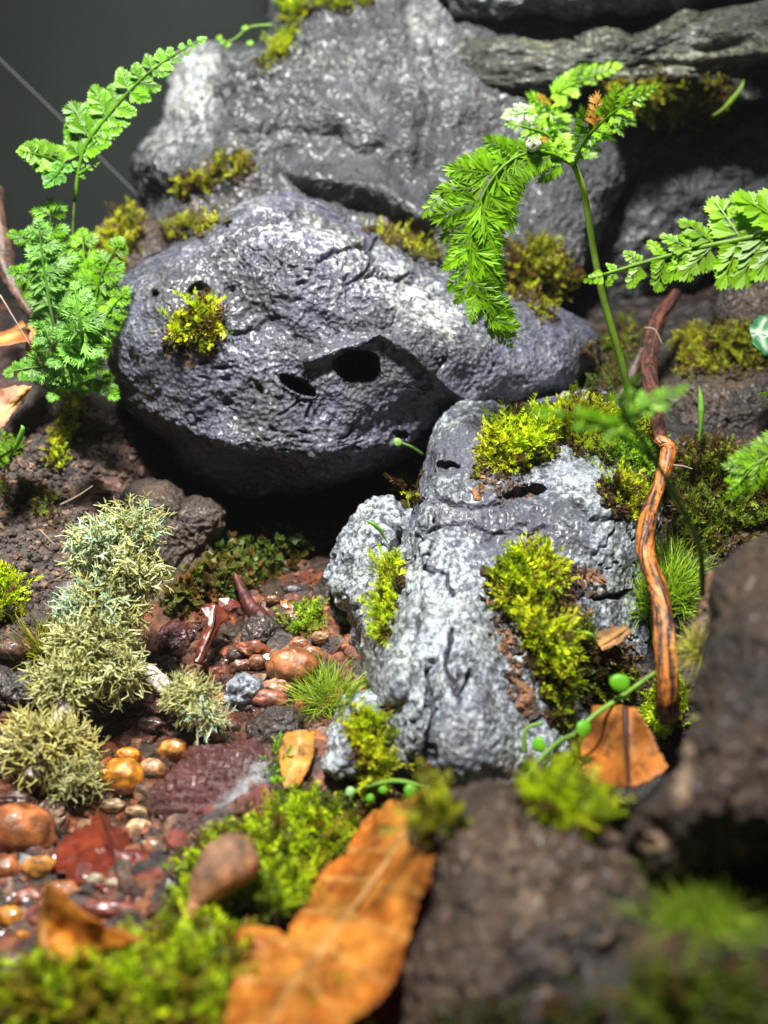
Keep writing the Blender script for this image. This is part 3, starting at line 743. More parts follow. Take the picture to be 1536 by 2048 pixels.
# ------------------------------------------------------------------ tubes
def catmull(pts, n):
    p = np.array(pts, float)
    p = np.vstack([2 * p[0] - p[1], p, 2 * p[-1] - p[-2]])
    m = len(p) - 3; t = np.linspace(0, m, n); i = np.minimum(t.astype(int), m - 1); f = (t - i)[:, None]
    a, b, c, d = p[i], p[i + 1], p[i + 2], p[i + 3]
    return .5 * (2 * b + (c - a) * f + (2 * a - 5 * b + 4 * c - d) * f ** 2 + (3 * b - a - 3 * c + d) * f ** 3)

def tube_mesh(pts, radii, n=40, k=8, disp=None):
    c = catmull(pts, n); r = np.interp(np.linspace(0, 1, n), np.linspace(0, 1, len(radii)), radii)
    T = np.gradient(c, axis=0); T /= np.linalg.norm(T, axis=1)[:, None] + 1e-9
    X = np.cross(T, [0.03, 1, .05]); X /= np.linalg.norm(X, axis=1)[:, None]; Y = np.cross(T, X)
    a = np.linspace(0, 2 * np.pi, k, endpoint=False)
    rr = np.repeat(r[:, None], k, 1)
    A, L = np.meshgrid(a, np.linspace(0, 1, n))
    if disp is not None: rr = rr * (1 + disp(A, L))
    V = c[:, None] + rr[..., None] * (np.cos(A)[..., None] * X[:, None] + np.sin(A)[..., None] * Y[:, None])
    V = V.reshape(-1, 3); F = []
    i = np.arange(n - 1)[:, None] * k; j = np.arange(k)[None]; j2 = (j + 1) % k
    F = np.concatenate([np.stack([i + j, i + j2, i + k + j2], -1).reshape(-1, 3), np.stack([i + j, i + k + j2, i + k + j], -1).reshape(-1, 3)])
    V = np.vstack([V, c[0], c[-1]]); e = len(V)
    jj = np.arange(k); F = np.concatenate([F, np.stack([jj * 0 + e - 2, (jj + 1) % k, jj], 1), np.stack([jj * 0 + e - 1, (n - 1) * k + jj, (n - 1) * k + (jj + 1) % k], 1)])
    return V, F, A, L

def tube(name, pts, radii, mat, col, parent=None, n=24, k=6, **t):
    V, F, A, L = tube_mesh(pts, radii, n, k)
    return put(name, V, F, mat, parent, col=np.tile(np.array(col, float), (len(V), 1)), **t)

def wood(name, pts, radii, label, cat, light=(.46, .145, .02), dark=(.030, .017, .011), n=260, k=40, frac=.06, parent=None, seed=0, knob=.22):
    def f(A, L):
        q = np.stack([np.cos(A) * 1.6, np.sin(A) * 1.6, L * 5 + seed], -1).reshape(-1, 3)
        s = np.stack([np.cos(A) * 4, np.sin(A) * 4, L * 7 + seed], -1).reshape(-1, 3)
        return (knob * fbm(q, 3) + .10 * fbm(s * 1.5, 2) + .03 * perlin(s * 4)).reshape(A.shape)
    V, F, A, L = tube_mesh(pts, radii, n, k, f)
    s = np.stack([np.cos(A) * 2.2, np.sin(A) * 2.2, L * 7 + seed], -1).reshape(-1, 3)
    m = sstep(-.35 + frac, .25 + frac, .9 * fbm(s, 3) + .6 * perlin(s * np.array([5, 5, 2.5])) + .6 * perlin(s * np.array([11, 11, 7.])) + .3 * perlin(s * 18))[:, None]
    c = np.array(dark) * (1 - m) + np.array(light) * m
    c = np.vstack([c, c[:1], c[-1:]])
    return put(name, V, F, M['bark'], parent, col=c, label=label, cat=cat)

wood('root', [P(1316, 880, 2.02), P(1336, 900, 2.00), P(1322, 960, 1.96), P(1298, 1030, 1.90), P(1291, 1100, 1.84), P(1318, 1190, 1.78), P(1332, 1290, 1.72), P(1336, 1400, 1.72), P(1336, 1425, 1.80)],
     [.010, .013, .012, .015, .014, .017, .018, .021], 'glossy orange brown root snaking down in front of the pale rock', 'root', seed=2)
wood('root', [P(1352, 590, 2.75), P(1318, 640, 2.6), P(1298, 720, 2.45), P(1305, 790, 2.30), P(1316, 850, 2.12), P(1322, 890, 2.04)],
     [.015, .017, .016, .014, .012, .010], 'dark reddish root standing in shade behind the orange one', 'root', light=(.11, .035, .02), dark=(.02, .010, .008), frac=.05, seed=9)
wood('root', [P(1285, 700, 2.5), P(1255, 770, 2.45), P(1230, 810, 2.42)], [.010, .012, .010], 'thin black side root leaning left behind the moss', 'root', light=(.06, .03, .02), seed=11, n=60, k=16)
wood('twig', [P(1440, 1150, 1.72), P(1425, 1220, 1.69), P(1405, 1270, 1.66), P(1402, 1320, 1.64)], [.020, .022, .016, .013], 'fuzzy brown stalk with a yellow tip beside the right rock', 'twig', light=(.16, .09, .04), seed=13, n=80, k=20)
wood('twig', [P(45, 2060, 1.22), P(90, 1990, 1.28), P(130, 1955, 1.32), P(165, 1940, 1.35)], [.016, .013, .010, .005], 'curved tan dry twig at the bottom left corner', 'twig', light=(.45, .24, .09), dark=(.20, .09, .03), seed=15, n=80, k=20)
wood('twig', [P(-20, 380, 2.6), P(8, 520, 2.5), P(30, 580, 2.46), P(70, 640, 2.42)], [.028, .022, .012, .010], 'blurred brown stick at the upper left edge', 'twig', light=(.10, .05, .03), seed=17, n=80, k=20)
wood('twig', [P(470, 1150, 2.25), P(500, 1210, 2.2), P(530, 1250, 2.16), P(545, 1310, 2.1)], [.006, .014, .020, .012], 'dark red curled stalk standing in the wet gravel', 'twig', light=(.09, .014, .008), dark=(.03, .006, .005), seed=21, n=80, k=16)

# yellow hairs on the stalk tip
def fuzz(center, n, L, colr, label, name='fuzz', parent=None, rad=.02, lean=(0, 0, .3), T=None, cat=None):
    d = RNG.normal(size=(n, 3)); d /= np.linalg.norm(d, axis=1)[:, None]
    pos = np.array(center) + d * rad * RNG.random((n, 1))
    V, F, C = scatter(T or T_FUZZ, pos, d + np.array(lean), L * (.5 + RNG.random(n)), np.array([colr]) * (.7 + .6 * RNG.random((n, 1))))
    return put(name, V, F, M['fuzz'], parent, col=C, label=label, cat=cat)
fuzz(P(1402, 1300, 1.64), 500, .035, (.55, .55, .10), 'pale yellow fuzzy bud hanging at the stalk tip', name='bud', cat='bud', T=T_HAIR, rad=.018)

# mould on the red stone: a child of that stone
red = [o for o in COL.objects if 'dark red stone with white mould' in o.get('label', '')][0]
mx, my = sample_poly([(500, 1540), (545, 1530), (530, 1580), (490, 1625), (450, 1640), (430, 1615), (480, 1570)], 1.15, 14)
hs = [hit(a, b, ['red']) for a, b in zip(mx, my)]; hs = [h for h in hs if h]
pos = np.array([tuple(h[0]) for h in hs]); nr = np.array([tuple(h[1]) for h in hs])
V, F, C = scatter(T_FUZZ, pos, nr + RNG.normal(size=nr.shape) * .6, .013 * (.4 + RNG.random(len(pos))), np.tile([(.75, .76, .78)], (len(pos), 1)))
put('mould', V, F, M['fuzz'], red, col=C, label='white fluffy mould')

# ------------------------------------------------------------------ lichen on its twig
twp = [P(262, 1040, 2.02), P(235, 1150, 2.0), P(200, 1260, 1.95), P(150, 1370, 1.88), P(110, 1480, 1.80), P(60, 1560, 1.74)]
lic = empty('lichen_branch', P(150, 1370, 1.92), 'twig wrapped in shaggy pale yellow green lichen at the left', 'lichen')
def wpart(name, pts, radii, parent, light, dark, seed, n=120, k=20):
    o = wood(name, pts, radii, None, None, light, dark, n, k, parent=parent, seed=seed)
    return o
wpart('twig', twp, [.018, .022, .025, .024, .022, .014], lic, (.38, .33, .27), (.12, .09, .07), 3)
wpart('side_twig', [P(250, 1325, 1.92), P(300, 1350, 1.91), P(345, 1385, 1.90), P(400, 1420, 1.88)], [.012, .016, .014, .009], lic, (.55, .50, .46), (.20, .16, .13), 5)

def tuft(cx, cy, d, rx, ry, n, L, pal, label=None, tip=None):
    n = int(n * 1.15); th = RNG.random(n) * 6.28; rr = np.sqrt(RNG.random(n))
    a, b = np.cos(th) * rr, np.sin(th) * rr
    z = np.sqrt(np.maximum(0, 1 - rr ** 2)) * RNG.random(n)
    rx *= .56; ry *= .70; L *= .78
    pos = P(cx + a * rx * .45, cy + b * ry * .45, d - z * .03)
    D = np.stack([a * 1.2, -.75 * z - .25 * np.abs(b) - b * -.2, .55 * z - b * .9 + .15], 1) + RNG.normal(size=(n, 3)) * .28
    pc = np.array(pal); cols = pc[RNG.integers(0, len(pc), n)] * (.7 + .5 * RNG.random(n))[:, None]
    V, F, C = scatter(T_LICH, pos, D, L * (.6 + .5 * RNG.random(n)), cols)
    return put('lichen_tuft', V, F, M['lichen'], lic, col=C, smooth=True, label=label)
YL = [(.56, .56, .22), (.46, .46, .18), (.66, .68, .36), (.36, .36, .12)]
GLn = [(.40, .58, .36), (.50, .66, .46), (.56, .60, .30)]
tuft(268, 1060, 1.98, 62, 56, 150, .075, YL[:3] + GLn[:1])
tuft(215, 1105, 1.97, 80, 70, 190, .085, GLn + YL[:1], 'pale mint green lichen tuft')
tuft(260, 1150, 1.96, 70, 66, 170, .080, YL + GLn[2:])
tuft(215, 1215, 1.94, 78, 66, 190, .080, YL + GLn[:1])
tuft(165, 1225, 1.94, 50, 44, 90, .065, GLn, 'small minty lichen tuft')
tuft(190, 1290, 1.91, 100, 80, 260, .085, YL)
tuft(130, 1370, 1.87, 70, 72, 170, .075, YL)
tuft(235, 1345, 1.90, 70, 50, 110, .070, YL)
tuft(95, 1500, 1.80, 105, 88, 300, .090, [(.56, .50, .16), (.44, .40, .12), (.64, .60, .26)], 'olive yellow lichen tuft spreading to the left edge')
tuft(150, 1560, 1.78, 60, 50, 100, .060, YL)
tuft(385, 1390, 1.88, 56, 44, 120, .062, YL, 'small spiky lichen tuft on the side twig')
tuft(415, 1430, 1.86, 40, 32, 70, .050, GLn[1:] + YL[:1])

# ------------------------------------------------------------------ leaves cut from an outline, draped over given distances
def leaf(name, outline, ctrl, label, cat='leaf', mid=None, veins=(), base=(.42, .17, .035), alt=(.55, .27, .06), spotc=(.16, .05, .012), mat='leaf',
         step=9, serr=0., seed=0, ruff=.010, vein_c=(.62, .36, .12), thick=.0018, parent=None, cup=0.0, grp=None):
    o = np.array(outline, float)
    pts = []
    for i in range(len(o)):
        a, b = o[i], o[(i + 1) % len(o)]
        L = np.hypot(*(b - a)); m = max(1, int(L / step)); nrm = np.array([b[1] - a[1], a[0] - b[0]]) / (L + 1e-9)
        for k in range(m):
            t = k / m; s = serr * ((k % 3) / 2.0 - .3) + 2.0 * random.uniform(-1, 1)
            pts.append(a + (b - a) * t + nrm * s)
    bnd = np.array(pts); nb = len(bnd)
    gx_, gy_ = np.meshgrid(np.arange(o[:, 0].min(), o[:, 0].max(), step), np.arange(o[:, 1].min(), o[:, 1].max(), step))
    gx_, gy_ = gx_.ravel() + RNG.normal(size=gx_.size) * step * .15, gy_.ravel() + RNG.normal(size=gy_.size) * step * .15
    k = inpoly(gx_, gy_, [tuple(p) for p in bnd]) & (edge_dist(gx_, gy_, [tuple(p) for p in bnd]) > step * .5)
    allp = np.vstack([bnd, np.stack([gx_[k], gy_[k]], 1)])
    r = delaunay_2d_cdt([Vector(p) for p in allp], [(i, (i + 1) % nb) for i in range(nb)], [], 1, 1e-4)
    xy = np.array([tuple(v) for v in r[0]]); F = np.array([f for f in r[2] if len(f) == 3])
    c = np.array(ctrl, float)
    A = np.stack([np.ones(len(c)), c[:, 0], c[:, 1]], 1)
    co, *_ = np.linalg.lstsq(A, c[:, 2], rcond=None)
    res = c[:, 2] - A @ co
    w = 1 / (((xy[:, None] - c[None, :, :2]) ** 2).sum(-1) + 900)
    d = co[0] + co[1] * xy[:, 0] + co[2] * xy[:, 1] + (w * res).sum(1) / w.sum(1)
    q = np.stack([xy[:, 0] / 90, xy[:, 1] / 90, np.full(len(xy), seed * 3.3)], 1)
    d = d + ruff * fbm(q, 3)
    ln = lines_sum(xy[:, 0], xy[:, 1], [(mid, 7, 1.0)]) if mid else np.zeros(len(xy))
    lv = lines_sum(xy[:, 0], xy[:, 1], [(v, 4.5, 1.0) for v in veins]) if veins else np.zeros(len(xy))
    wid = lines_sum(xy[:, 0], xy[:, 1], [(mid, 70, 1.0)]) if mid else 0
    d = d - .007 * ln - .007 * np.clip(lv, 0, 1) + cup * wid
    V = P(xy[:, 0], xy[:, 1], d)
    m = sstep(-.5, .5, fbm(q * 1.6 + 5, 3))[:, None]
    col = np.array(base) * (1 - m) + np.array(alt) * m
    sp = sstep(.28, .55, fbm(q * 5 + 9, 3))[:, None] * .75
    col = col * (1 - sp) + np.array(spotc) * sp
    ev = np.clip(ln * .85 + np.clip(lv, 0, 1) * .75, 0, 1)[:, None]
    col = col * (1 - ev) + np.array(vein_c) * ev
    ob = put(name, V, F, M[mat], parent, col=col, label=label, cat=None if parent else cat, group=grp)
    so = ob.modifiers.new('thickness', 'SOLIDIFY'); so.thickness = thick; so.offset = 0
    return ob

def rest(ctrl, lie):
    if lie is None: return ctrl
    return [(x, y, min(d, hit(x, y)[2] - lie) if y < 2048 else d - lie) for x, y, d in ctrl]

def leaf_thing(outline, ctrl, label, mid, veins=(), midr=.006, midc=(.50, .26, .08), stalk=None, lie=None, **kw):
    ctrl = rest(ctrl, lie); c = np.array(ctrl, float)
    e = empty('fallen_leaf', P(c[:, 0].mean(), c[:, 1].mean(), c[:, 2].mean()), label, 'leaf')
    leaf('blade', outline, ctrl, None, mid=mid, veins=veins, parent=e, **kw)
    A = np.stack([np.ones(len(c)), c[:, 0], c[:, 1]], 1); co, *_ = np.linalg.lstsq(A, c[:, 2], rcond=None); res = c[:, 2] - A @ co
    def dd(x, y):
        w = 1 / ((x - c[:, 0]) ** 2 + (y - c[:, 1]) ** 2 + 900)
        return co[0] + co[1] * x + co[2] * y + (w * res).sum() / w.sum()
    tube('midrib', [P(x, y, dd(x, y) - .008) for x, y in mid] , [midr, midr * .4], M['leaf'], midc, e, n=30)
    if stalk: tube('leaf_stalk', [P(*s) for s in stalk], [midr, midr * .8], M['leaf'], midc, e, n=16)
    return e

leaf_thing(BIG,
     [(856, 1575, 1.60), (860, 1720, 1.46), (715, 1660, 1.55), (630, 1790, 1.38), (790, 1930, 1.24), (600, 1930, 1.20), (480, 1880, 1.24), (480, 2100, 1.06), (680, 2050, 1.10)],
     'large orange brown serrated leaf lying across the foreground moss', [(845, 1610), (790, 1700), (720, 1800), (640, 1900), (570, 1990), (520, 2100)],
     [[(810, 1670), (862, 1700)], [(790, 1700), (700, 1700)], [(745, 1765), (840, 1790)], [(750, 1760), (650, 1760)], [(700, 1830), (810, 1880)], [(705, 1820), (610, 1825)], [(650, 1890), (770, 1970)], [(640, 1900), (540, 1880)], [(600, 1950), (690, 2040)], [(590, 1965), (480, 1960)]],
     lie=.055, serr=5, midr=.004, base=(.44, .13, .014), alt=(.56, .23, .035), spotc=(.26, .06, .01), vein_c=(.60, .34, .09), step=8, ruff=.02, seed=1)
leaf_thing([(95, 1762), (115, 1775), (140, 1800), (175, 1830), (220, 1855), (290, 1878), (240, 1895), (200, 1910), (150, 1924), (100, 1925), (80, 1905), (75, 1860), (80, 1810)],
     [(95, 1762, 1.27), (80, 1850, 1.28), (100, 1920, 1.24), (200, 1905, 1.24), (290, 1878, 1.26), (180, 1835, 1.22), (130, 1860, 1.30)],
     'curled orange brown leaf standing in the gravel at lower left', [(95, 1765), (85, 1850), (95, 1920)], midr=.003, base=(.46, .15, .014), alt=(.52, .20, .022), spotc=(.26, .08, .012), vein_c=(.4, .2, .05), step=7, seed=2)
leaf_thing([(1186, 1412), (1230, 1410), (1275, 1418), (1296, 1450), (1312, 1490), (1336, 1535), (1300, 1562), (1258, 1578), (1215, 1572), (1172, 1560), (1160, 1500), (1180, 1450)],
     [(1186, 1412, 1.66), (1255, 1415, 1.62), (1336, 1535, 1.52), (1258, 1578, 1.50), (1172, 1560, 1.60), (1200, 1490, 1.66), (1252, 1500, 1.57)],
     'folded rusty orange leaf with dark midrib leaning by the blurred rocks', [(1250, 1415), (1253, 1490), (1258, 1576)], [[(1240, 1415), (1200, 1500)]], midr=.005, midc=(.06, .02, .01),
     base=(.40, .13, .018), alt=(.44, .17, .03), vein_c=(.10, .035, .012), step=7, seed=3)
leaf_thing([(570, 1466), (600, 1460), (632, 1462), (630, 1500), (618, 1540), (598, 1572), (568, 1578), (562, 1540), (558, 1500)],
     [(570, 1466, 1.80), (632, 1462, 1.82), (598, 1572, 1.70), (562, 1540, 1.72)], 'small mottled orange leaf upright between red stone and white stone', [(602, 1462), (592, 1520), (572, 1575)],
     [[(598, 1480), (622, 1490)], [(594, 1500), (572, 1500)], [(588, 1530), (612, 1530)]], midr=.003, base=(.42, .17, .03), alt=(.55, .28, .05), spotc=(.08, .02, .008), step=6, seed=4)
leaf_thing([(205, 1622), (225, 1650), (262, 1668), (250, 1690), (300, 1700), (352, 1708), (330, 1745), (300, 1775), (240, 1790), (190, 1775), (150, 1760), (108, 1740), (112, 1700), (140, 1668), (180, 1650)],
     [(205, 1622, 1.70), (352, 1708, 1.60), (300, 1775, 1.52), (108, 1740, 1.60), (220, 1710, 1.59)], 'wet dark red maple-like leaf lying flat on the gravel', [(205, 1630), (225, 1700), (240, 1785)],
     [[(225, 1700), (320, 1715)], [(222, 1690), (130, 1715)]], mat='wetleaf', midr=.003, midc=(.09, .02, .015), serr=8, base=(.10, .013, .007), alt=(.15, .024, .010), spotc=(.06, .01, .006), vein_c=(.09, .015, .01), step=7, seed=5)
leaf_thing([(398, 1215), (425, 1206), (450, 1218), (462, 1240), (440, 1250), (425, 1280), (405, 1330), (388, 1325), (395, 1290), (408, 1262), (415, 1240)],
     [(398, 1215, 2.10), (462, 1240, 2.12), (388, 1325, 2.03), (420, 1260, 2.06)], 'crumpled dark red leaf scrap upright behind the gravel', [(430, 1215), (425, 1255), (398, 1320)], mat='wetleaf', midr=.003, midc=(.07, .02, .01),
     base=(.07, .010, .006), alt=(.11, .018, .009), vein_c=(.09, .02, .01), step=6, seed=6)
leaf_thing([(-20, 782), (30, 772), (62, 772), (50, 800), (25, 830), (0, 862), (-30, 870)], [(-20, 782, 2.2), (62, 772, 2.22), (0, 862, 2.12)], 'pinkish brown leaf poking in at the left edge', [(60, 775), (30, 805), (-10, 850)], midr=.003,
     base=(.42, .20, .12), alt=(.5, .27, .17), step=6, seed=7)
leaf_thing([(-20, 668), (20, 660), (45, 640), (60, 660), (58, 680), (30, 690), (-20, 698)], [(-20, 668, 2.35), (45, 640, 2.4), (58, 680, 2.32), (-20, 698, 2.3)], 'small rust red leaf high at the left edge', [(50, 655), (20, 672), (-15, 685)], midr=.003,
     base=(.28, .07, .015), alt=(.36, .10, .02), step=6, seed=8)
leaf_thing([(1195, 1262), (1250, 1250), (1262, 1265), (1235, 1290), (1205, 1300), (1190, 1285)], [(1195, 1262, 1.84), (1262, 1255, 1.82), (1205, 1300, 1.78), (1235, 1290, 1.79)], 'small brown leaf scrap lying left of the root', [(1255, 1258), (1225, 1275), (1200, 1292)], midr=.002,
     base=(.22, .11, .05), alt=(.30, .17, .08), step=5, seed=9)
leaf_thing([(55, 650), (75, 655), (78, 690), (66, 725), (52, 700)], [(55, 650, 2.4), (78, 690, 2.4), (66, 725, 2.36), (52, 700, 2.38)], 'narrow orange dead frond bit beside the left fern', [(62, 655), (68, 690), (66, 720)], midr=.002,
     base=(.50, .18, .06), alt=(.6, .28, .12), step=5, seed=10)

# ------------------------------------------------------------------ pebbles: single ones first
def pebble(px, py, rx, ry, ang, colr, label, d=None, cat='pebble', seed=1, lump=.12, group=None):
    h = hit(px, py, ['ground'])
    d = d or (h[2] * .985)
    IV, IF = ico(4)
    q = IV * 1.3 + seed * 3.7
    r = 1 + lump * 1.1 * fbm(q, 3) + .025 * fbm(q * 4, 2); rx *= 1.12; ry *= 1.12
    s = d / FPX
    B = IV * r[:, None] * np.array([rx * s, min(rx, ry) * s * .9, ry * s * 1.05])
    a = math.radians(ang); ca, sa = math.cos(a), math.sin(a)
    Rm = np.array([[ca, 0, sa], [0, 1, 0], [-sa, 0, ca]])
    V = B @ Rm.T + P(px, py, d)
    m = sstep(-.4, .5, fbm(q * 1.5, 3))[:, None]
    col = np.array(colr) * (.40 + .60 * m)
    return put('pebble', V, IF, M['pebble'], col=col, label=label, cat=cat, group=group)

OR, OR2, BR, RB, TAN = (.66, .24, .018), (.58, .25, .05), (.24, .10, .045), (.22, .055, .03), (.45, .36, .24)
for args in [
    (246, 1556, 38, 35, 0, OR, 'glossy orange pebble below the big lichen tuft, the roundest one'),
    (345, 1500, 29, 20, -25, OR2, 'oval orange pebble above the red stone, tilted'),
    (306, 1540, 25, 20, 20, (.52, .27, .12), 'pale orange pebble touching the roundest orange one'),
    (258, 1512, 22, 15, 10, OR, 'small orange pebble half hidden behind the roundest one'),
    (388, 1512, 12, 10, 0, OR2, 'tiny orange pebble just above the red stone'),
    (446, 1500, 24, 12, 0, (.40, .16, .07), 'flat brown orange pebble above the red stone'),
    (585, 1336, 46, 38, 0, (.42, .15, .055), 'large rough orange pebble near the pale lobe'),
    (40, 1662, 66, 52, 10, (.42, .14, .045), 'biggest orange stone at the left edge'),
    (78, 1735, 34, 22, -20, OR2, 'orange pebble tucked below the biggest orange stone'),
    (128, 1790, 40, 26, 20, (.46, .17, .06), 'orange pebble behind the curled leaf'),
    (14, 1742, 26, 30, 0, (.40, .13, .04), 'rust pebble cut by the left edge, under the biggest orange stone'),
    (22, 1836, 26, 22, 15, OR, 'orange pebble left of the curled leaf'),
    (44, 1880, 14, 22, 10, OR, 'small upright orange pebble left of the curled leaf'),
    (232, 1822, 60, 18, 10, (.26, .05, .035), 'flat dark red pebble right of the curled leaf'),
    (190, 1760, 18, 13, 0, TAN, 'cream pebble beside the wet red leaf'),
    (224, 1768, 15, 11, 0, TAN, 'second cream pebble, touching the moss side of the first'),
    (278, 1660, 26, 20, 0, (.60, .38, .20), 'pale amber pebble right of the wet red leaf tip'),
    (226, 1612, 24, 13, 0, TAN, 'small cream stone under the roundest orange pebble'),
    (276, 1625, 22, 12, 15, (.5, .36, .2), 'tan chip above the pale amber pebble'),
    (300, 1690, 20, 9, 0, (.55, .45, .33), 'white shell-like chip on the gravel right of the wet red leaf'),
    (540, 1400, 34, 20, 5, (.30, .10, .06), 'reddish pebble above the blue black stone'),
    (455, 1455, 22, 14, 0, (.10, .06, .05), 'dark pebble left of the blue black stone'),
    (600, 1290, 20, 14, 0, (.34, .14, .07), 'brown pebble behind the rough orange one'),
    (515, 1325, 18, 14, 0, BR, 'brown pebble left of the rough orange one'),
    (470, 1310, 16, 12, 0, (.08, .05, .05), 'small dark pebble under the red leaf scrap'),
    (430, 1345, 20, 12, 0, RB, 'dark red pebble in shade above the side twig'),
    (625, 1310, 22, 16, 30, (.36, .15, .06), 'rusty pebble right of the rough orange one'),
    (585, 1180, 16, 10, 0, (.10, .09, .10), 'grey pebble in the hollow near the moss carpet'),
    (545, 1200, 14, 9, 0, BR, 'tiny brown pebble in the hollow'),
    (640, 1275, 16, 12, 0, (.45, .25, .12), 'tan pebble under the dark green tuft'),
    (155, 1180, 34, 18, 0, (.26, .24, .23), 'pale grey pebble behind the lichen'),
    (20, 1300, 30, 18, 0, (.12, .06, .035), 'brown pebble at the left edge above the wet stone'),
]:
    pebble(*args[:6], args[6], seed=args[0] * .013)

for k, (px_, py_, rx_, ry_, an_, cc_, lb_) in enumerate([
    (505, 1300, 26, 18, 10, (.30, .09, .04), 'angular rust stone between red stalk and orange pebble'),
    (480, 1335, 20, 14, -20, (.20, .08, .05), 'angular brown stone behind the white chip'),
    (555, 1375, 26, 16, 0, (.46, .22, .12), 'salmon angular stone below the rough orange pebble'),
    (420, 1480, 22, 12, 20, (.16, .06, .04), 'dark angular stone above the flat brown orange pebble'),
    (360, 1440, 28, 14, 10, (.10, .05, .035), 'dark stone in shade under the side twig'),
    (300, 1450, 26, 14, -10, (.08, .04, .03), 'blackish stone under the pale twig'),
    (215, 1660, 22, 14, 20, (.34, .26, .20), 'grey cream stone left of the amber pebble'),
    (30, 1600, 30, 16, 0, (.10, .05, .035), 'dark stone behind the biggest orange stone'),
    (170, 1850, 20, 14, 0, (.55, .46, .30), 'cream crumb in front of the orange pebble behind the curled leaf'),
    (20, 1925, 40, 18, 0, (.16, .07, .05), 'flat brown stone in the bottom left corner of the stream bed'),
    (60, 1800, 30, 18, -10, (.30, .10, .05), 'rust stone between the left edge and the curled leaf'),
    (330, 1620, 20, 10, 30, (.5, .42, .34), 'pale gritty crumb beside the lower edge of the red stone'),
    (590, 1240, 18, 12, 0, (.14, .06, .04), 'brown stone behind the dark green tuft')]):
    pebble(px_, py_, rx_, ry_, an_, cc_, lb_, seed=k * 1.7 + .4, lump=.30, cat='stone')

# brown seed pod: fat end up right, tapering to the lower left
pc_ = [P(372, 1840, 1.35), P(392, 1808, 1.36), P(415, 1772, 1.37), P(445, 1738, 1.38), P(478, 1715, 1.40), P(500, 1702, 1.42)]
V, F, A, L = tube_mesh(pc_, [.006, .011, .024, .034, .033, .008], 60, 32, lambda A, L: .05 * np.sin(A * 3 + L * 6) * 1.0)
mm = sstep(-.4, .4, fbm(V * 14, 3))[:, None]
put('seed_pod', V, F, M['soil'], col=np.array([(.20, .10, .05)]) * (1 - mm) + np.array([(.46, .19, .07)]) * mm, label='brown club-shaped seed pod resting on the moss', cat='seed pod')

def debris(poly, which, label, spacing=7):
    x, y = sample_poly(poly, spacing, 18)
    hs = [hit(a, b, which) for a, b in zip(x, y)]; hs = [h for h in hs if h]
    pos = np.array([tuple(h[0]) for h in hs]); nr = np.array([tuple(h[1]) for h in hs]); n = len(pos)
    IV, IF = ico(1)
    T = [(IV * (1 + .5 * RNG.normal(size=(len(IV), 1))) * np.array([1, b_, .5]), IF, np.ones(len(IV))) for b_ in (.4, .8, 1.0, .25)]
    pc = np.array([(.10, .045, .018), (.05, .025, .012), (.18, .08, .03), (.025, .016, .010)])
    V, F, C = scatter(T, pos, nr + RNG.normal(size=(n, 3)) * .3, .003 + .010 * RNG.random(n) ** 2.5, pc[RNG.integers(0, 4, n)] * (.5 + RNG.random((n, 1))))
    put('debris', V, F, M['soil'], col=C, smooth=False, label=label, kind='stuff')
debris([(960, 1170), (1010, 1190), (1050, 1350), (1080, 1460), (1040, 1440), (1000, 1300)], ['front'], 'brown moss debris left of the long moss streak')
debris([(1140, 1130), (1200, 1140), (1180, 1240), (1260, 1260), (1290, 1340), (1240, 1400), (1150, 1330), (1110, 1220)], ['front', 'ground'], 'brown litter right of the long moss streak')
debris([(960, 955), (1080, 960), (1070, 1000), (1000, 1010), (950, 990)], ['front'], 'dark brown crumbs below the wide moss mat')
debris([(355, 400), (440, 395), (520, 350), (530, 370), (440, 430), (350, 440)], ['back'], 'brown crumbs under the yellowish moss on the back rock', 9)
debris([(345, 690), (440, 690), (430, 720), (370, 725)], ['boulder'], 'brown crumbs under the spiky tuft', 7)

# loose gravel: uncountable
def gravel(poly, spacing, smin, smax, pal, name, label, mat='pebble'):
    x, y = sample_poly(poly, spacing, 14)
    hs = [hit(a, b, ['ground']) for a, b in zip(x, y)]
    pos = np.array([tuple(h[0]) for h in hs if h])
    n = len(pos); IV, IF = ico(2)
    T = []
    for k in range(6):
        r = 1 + .55 * perlin(IV * 1.5 + k * 5.1) + .2 * perlin(IV * 4 + k * 5.1)
        T.append((IV * r[:, None] * np.array([1, .8, .6]), IF, .85 + .3 * RNG.random(len(IV))))
    pc = np.array(pal); cols = pc[RNG.integers(0, len(pc), n)] * (.5 + RNG.random(n))[:, None]
    V, F, C = scatter(T, pos, np.array([0, 0, 1.]) + RNG.normal(size=(n, 3)) * .4, smin + (smax - smin) * RNG.random(n) ** 3.5, cols)
    return put(name, V, F, M[mat], col=C, smooth=False, label=label, kind='stuff')
GP = [(.16, .045, .018), (.06, .02, .012), (.17, .10, .06), (.026, .015, .012), (.26, .08, .022), (.11, .018, .010), (.04, .03, .028), (.10, .03, .015)]
gravel([(-40, 1420), (200, 1440), (300, 1300), (420, 1230), (640, 1130), (720, 1250), (740, 1400), (640, 1480), (560, 1600), (360, 1720), (300, 1880), (60, 2000), (-60, 2000)], 9, .004, .030, GP, 'gravel', 'wet mixed orange brown and grey gravel in the pool', 'grit')
gravel([(-60, 900), (100, 800), (260, 850), (300, 960), (260, 1010), (150, 1200), (60, 1320), (-60, 1350)], 8, .004, .012, [(.05, .03, .02), (.09, .05, .035), (.03, .02, .015), (.14, .08, .05)], 'soil', 'dark crumbly soil of the left bank', 'soil')
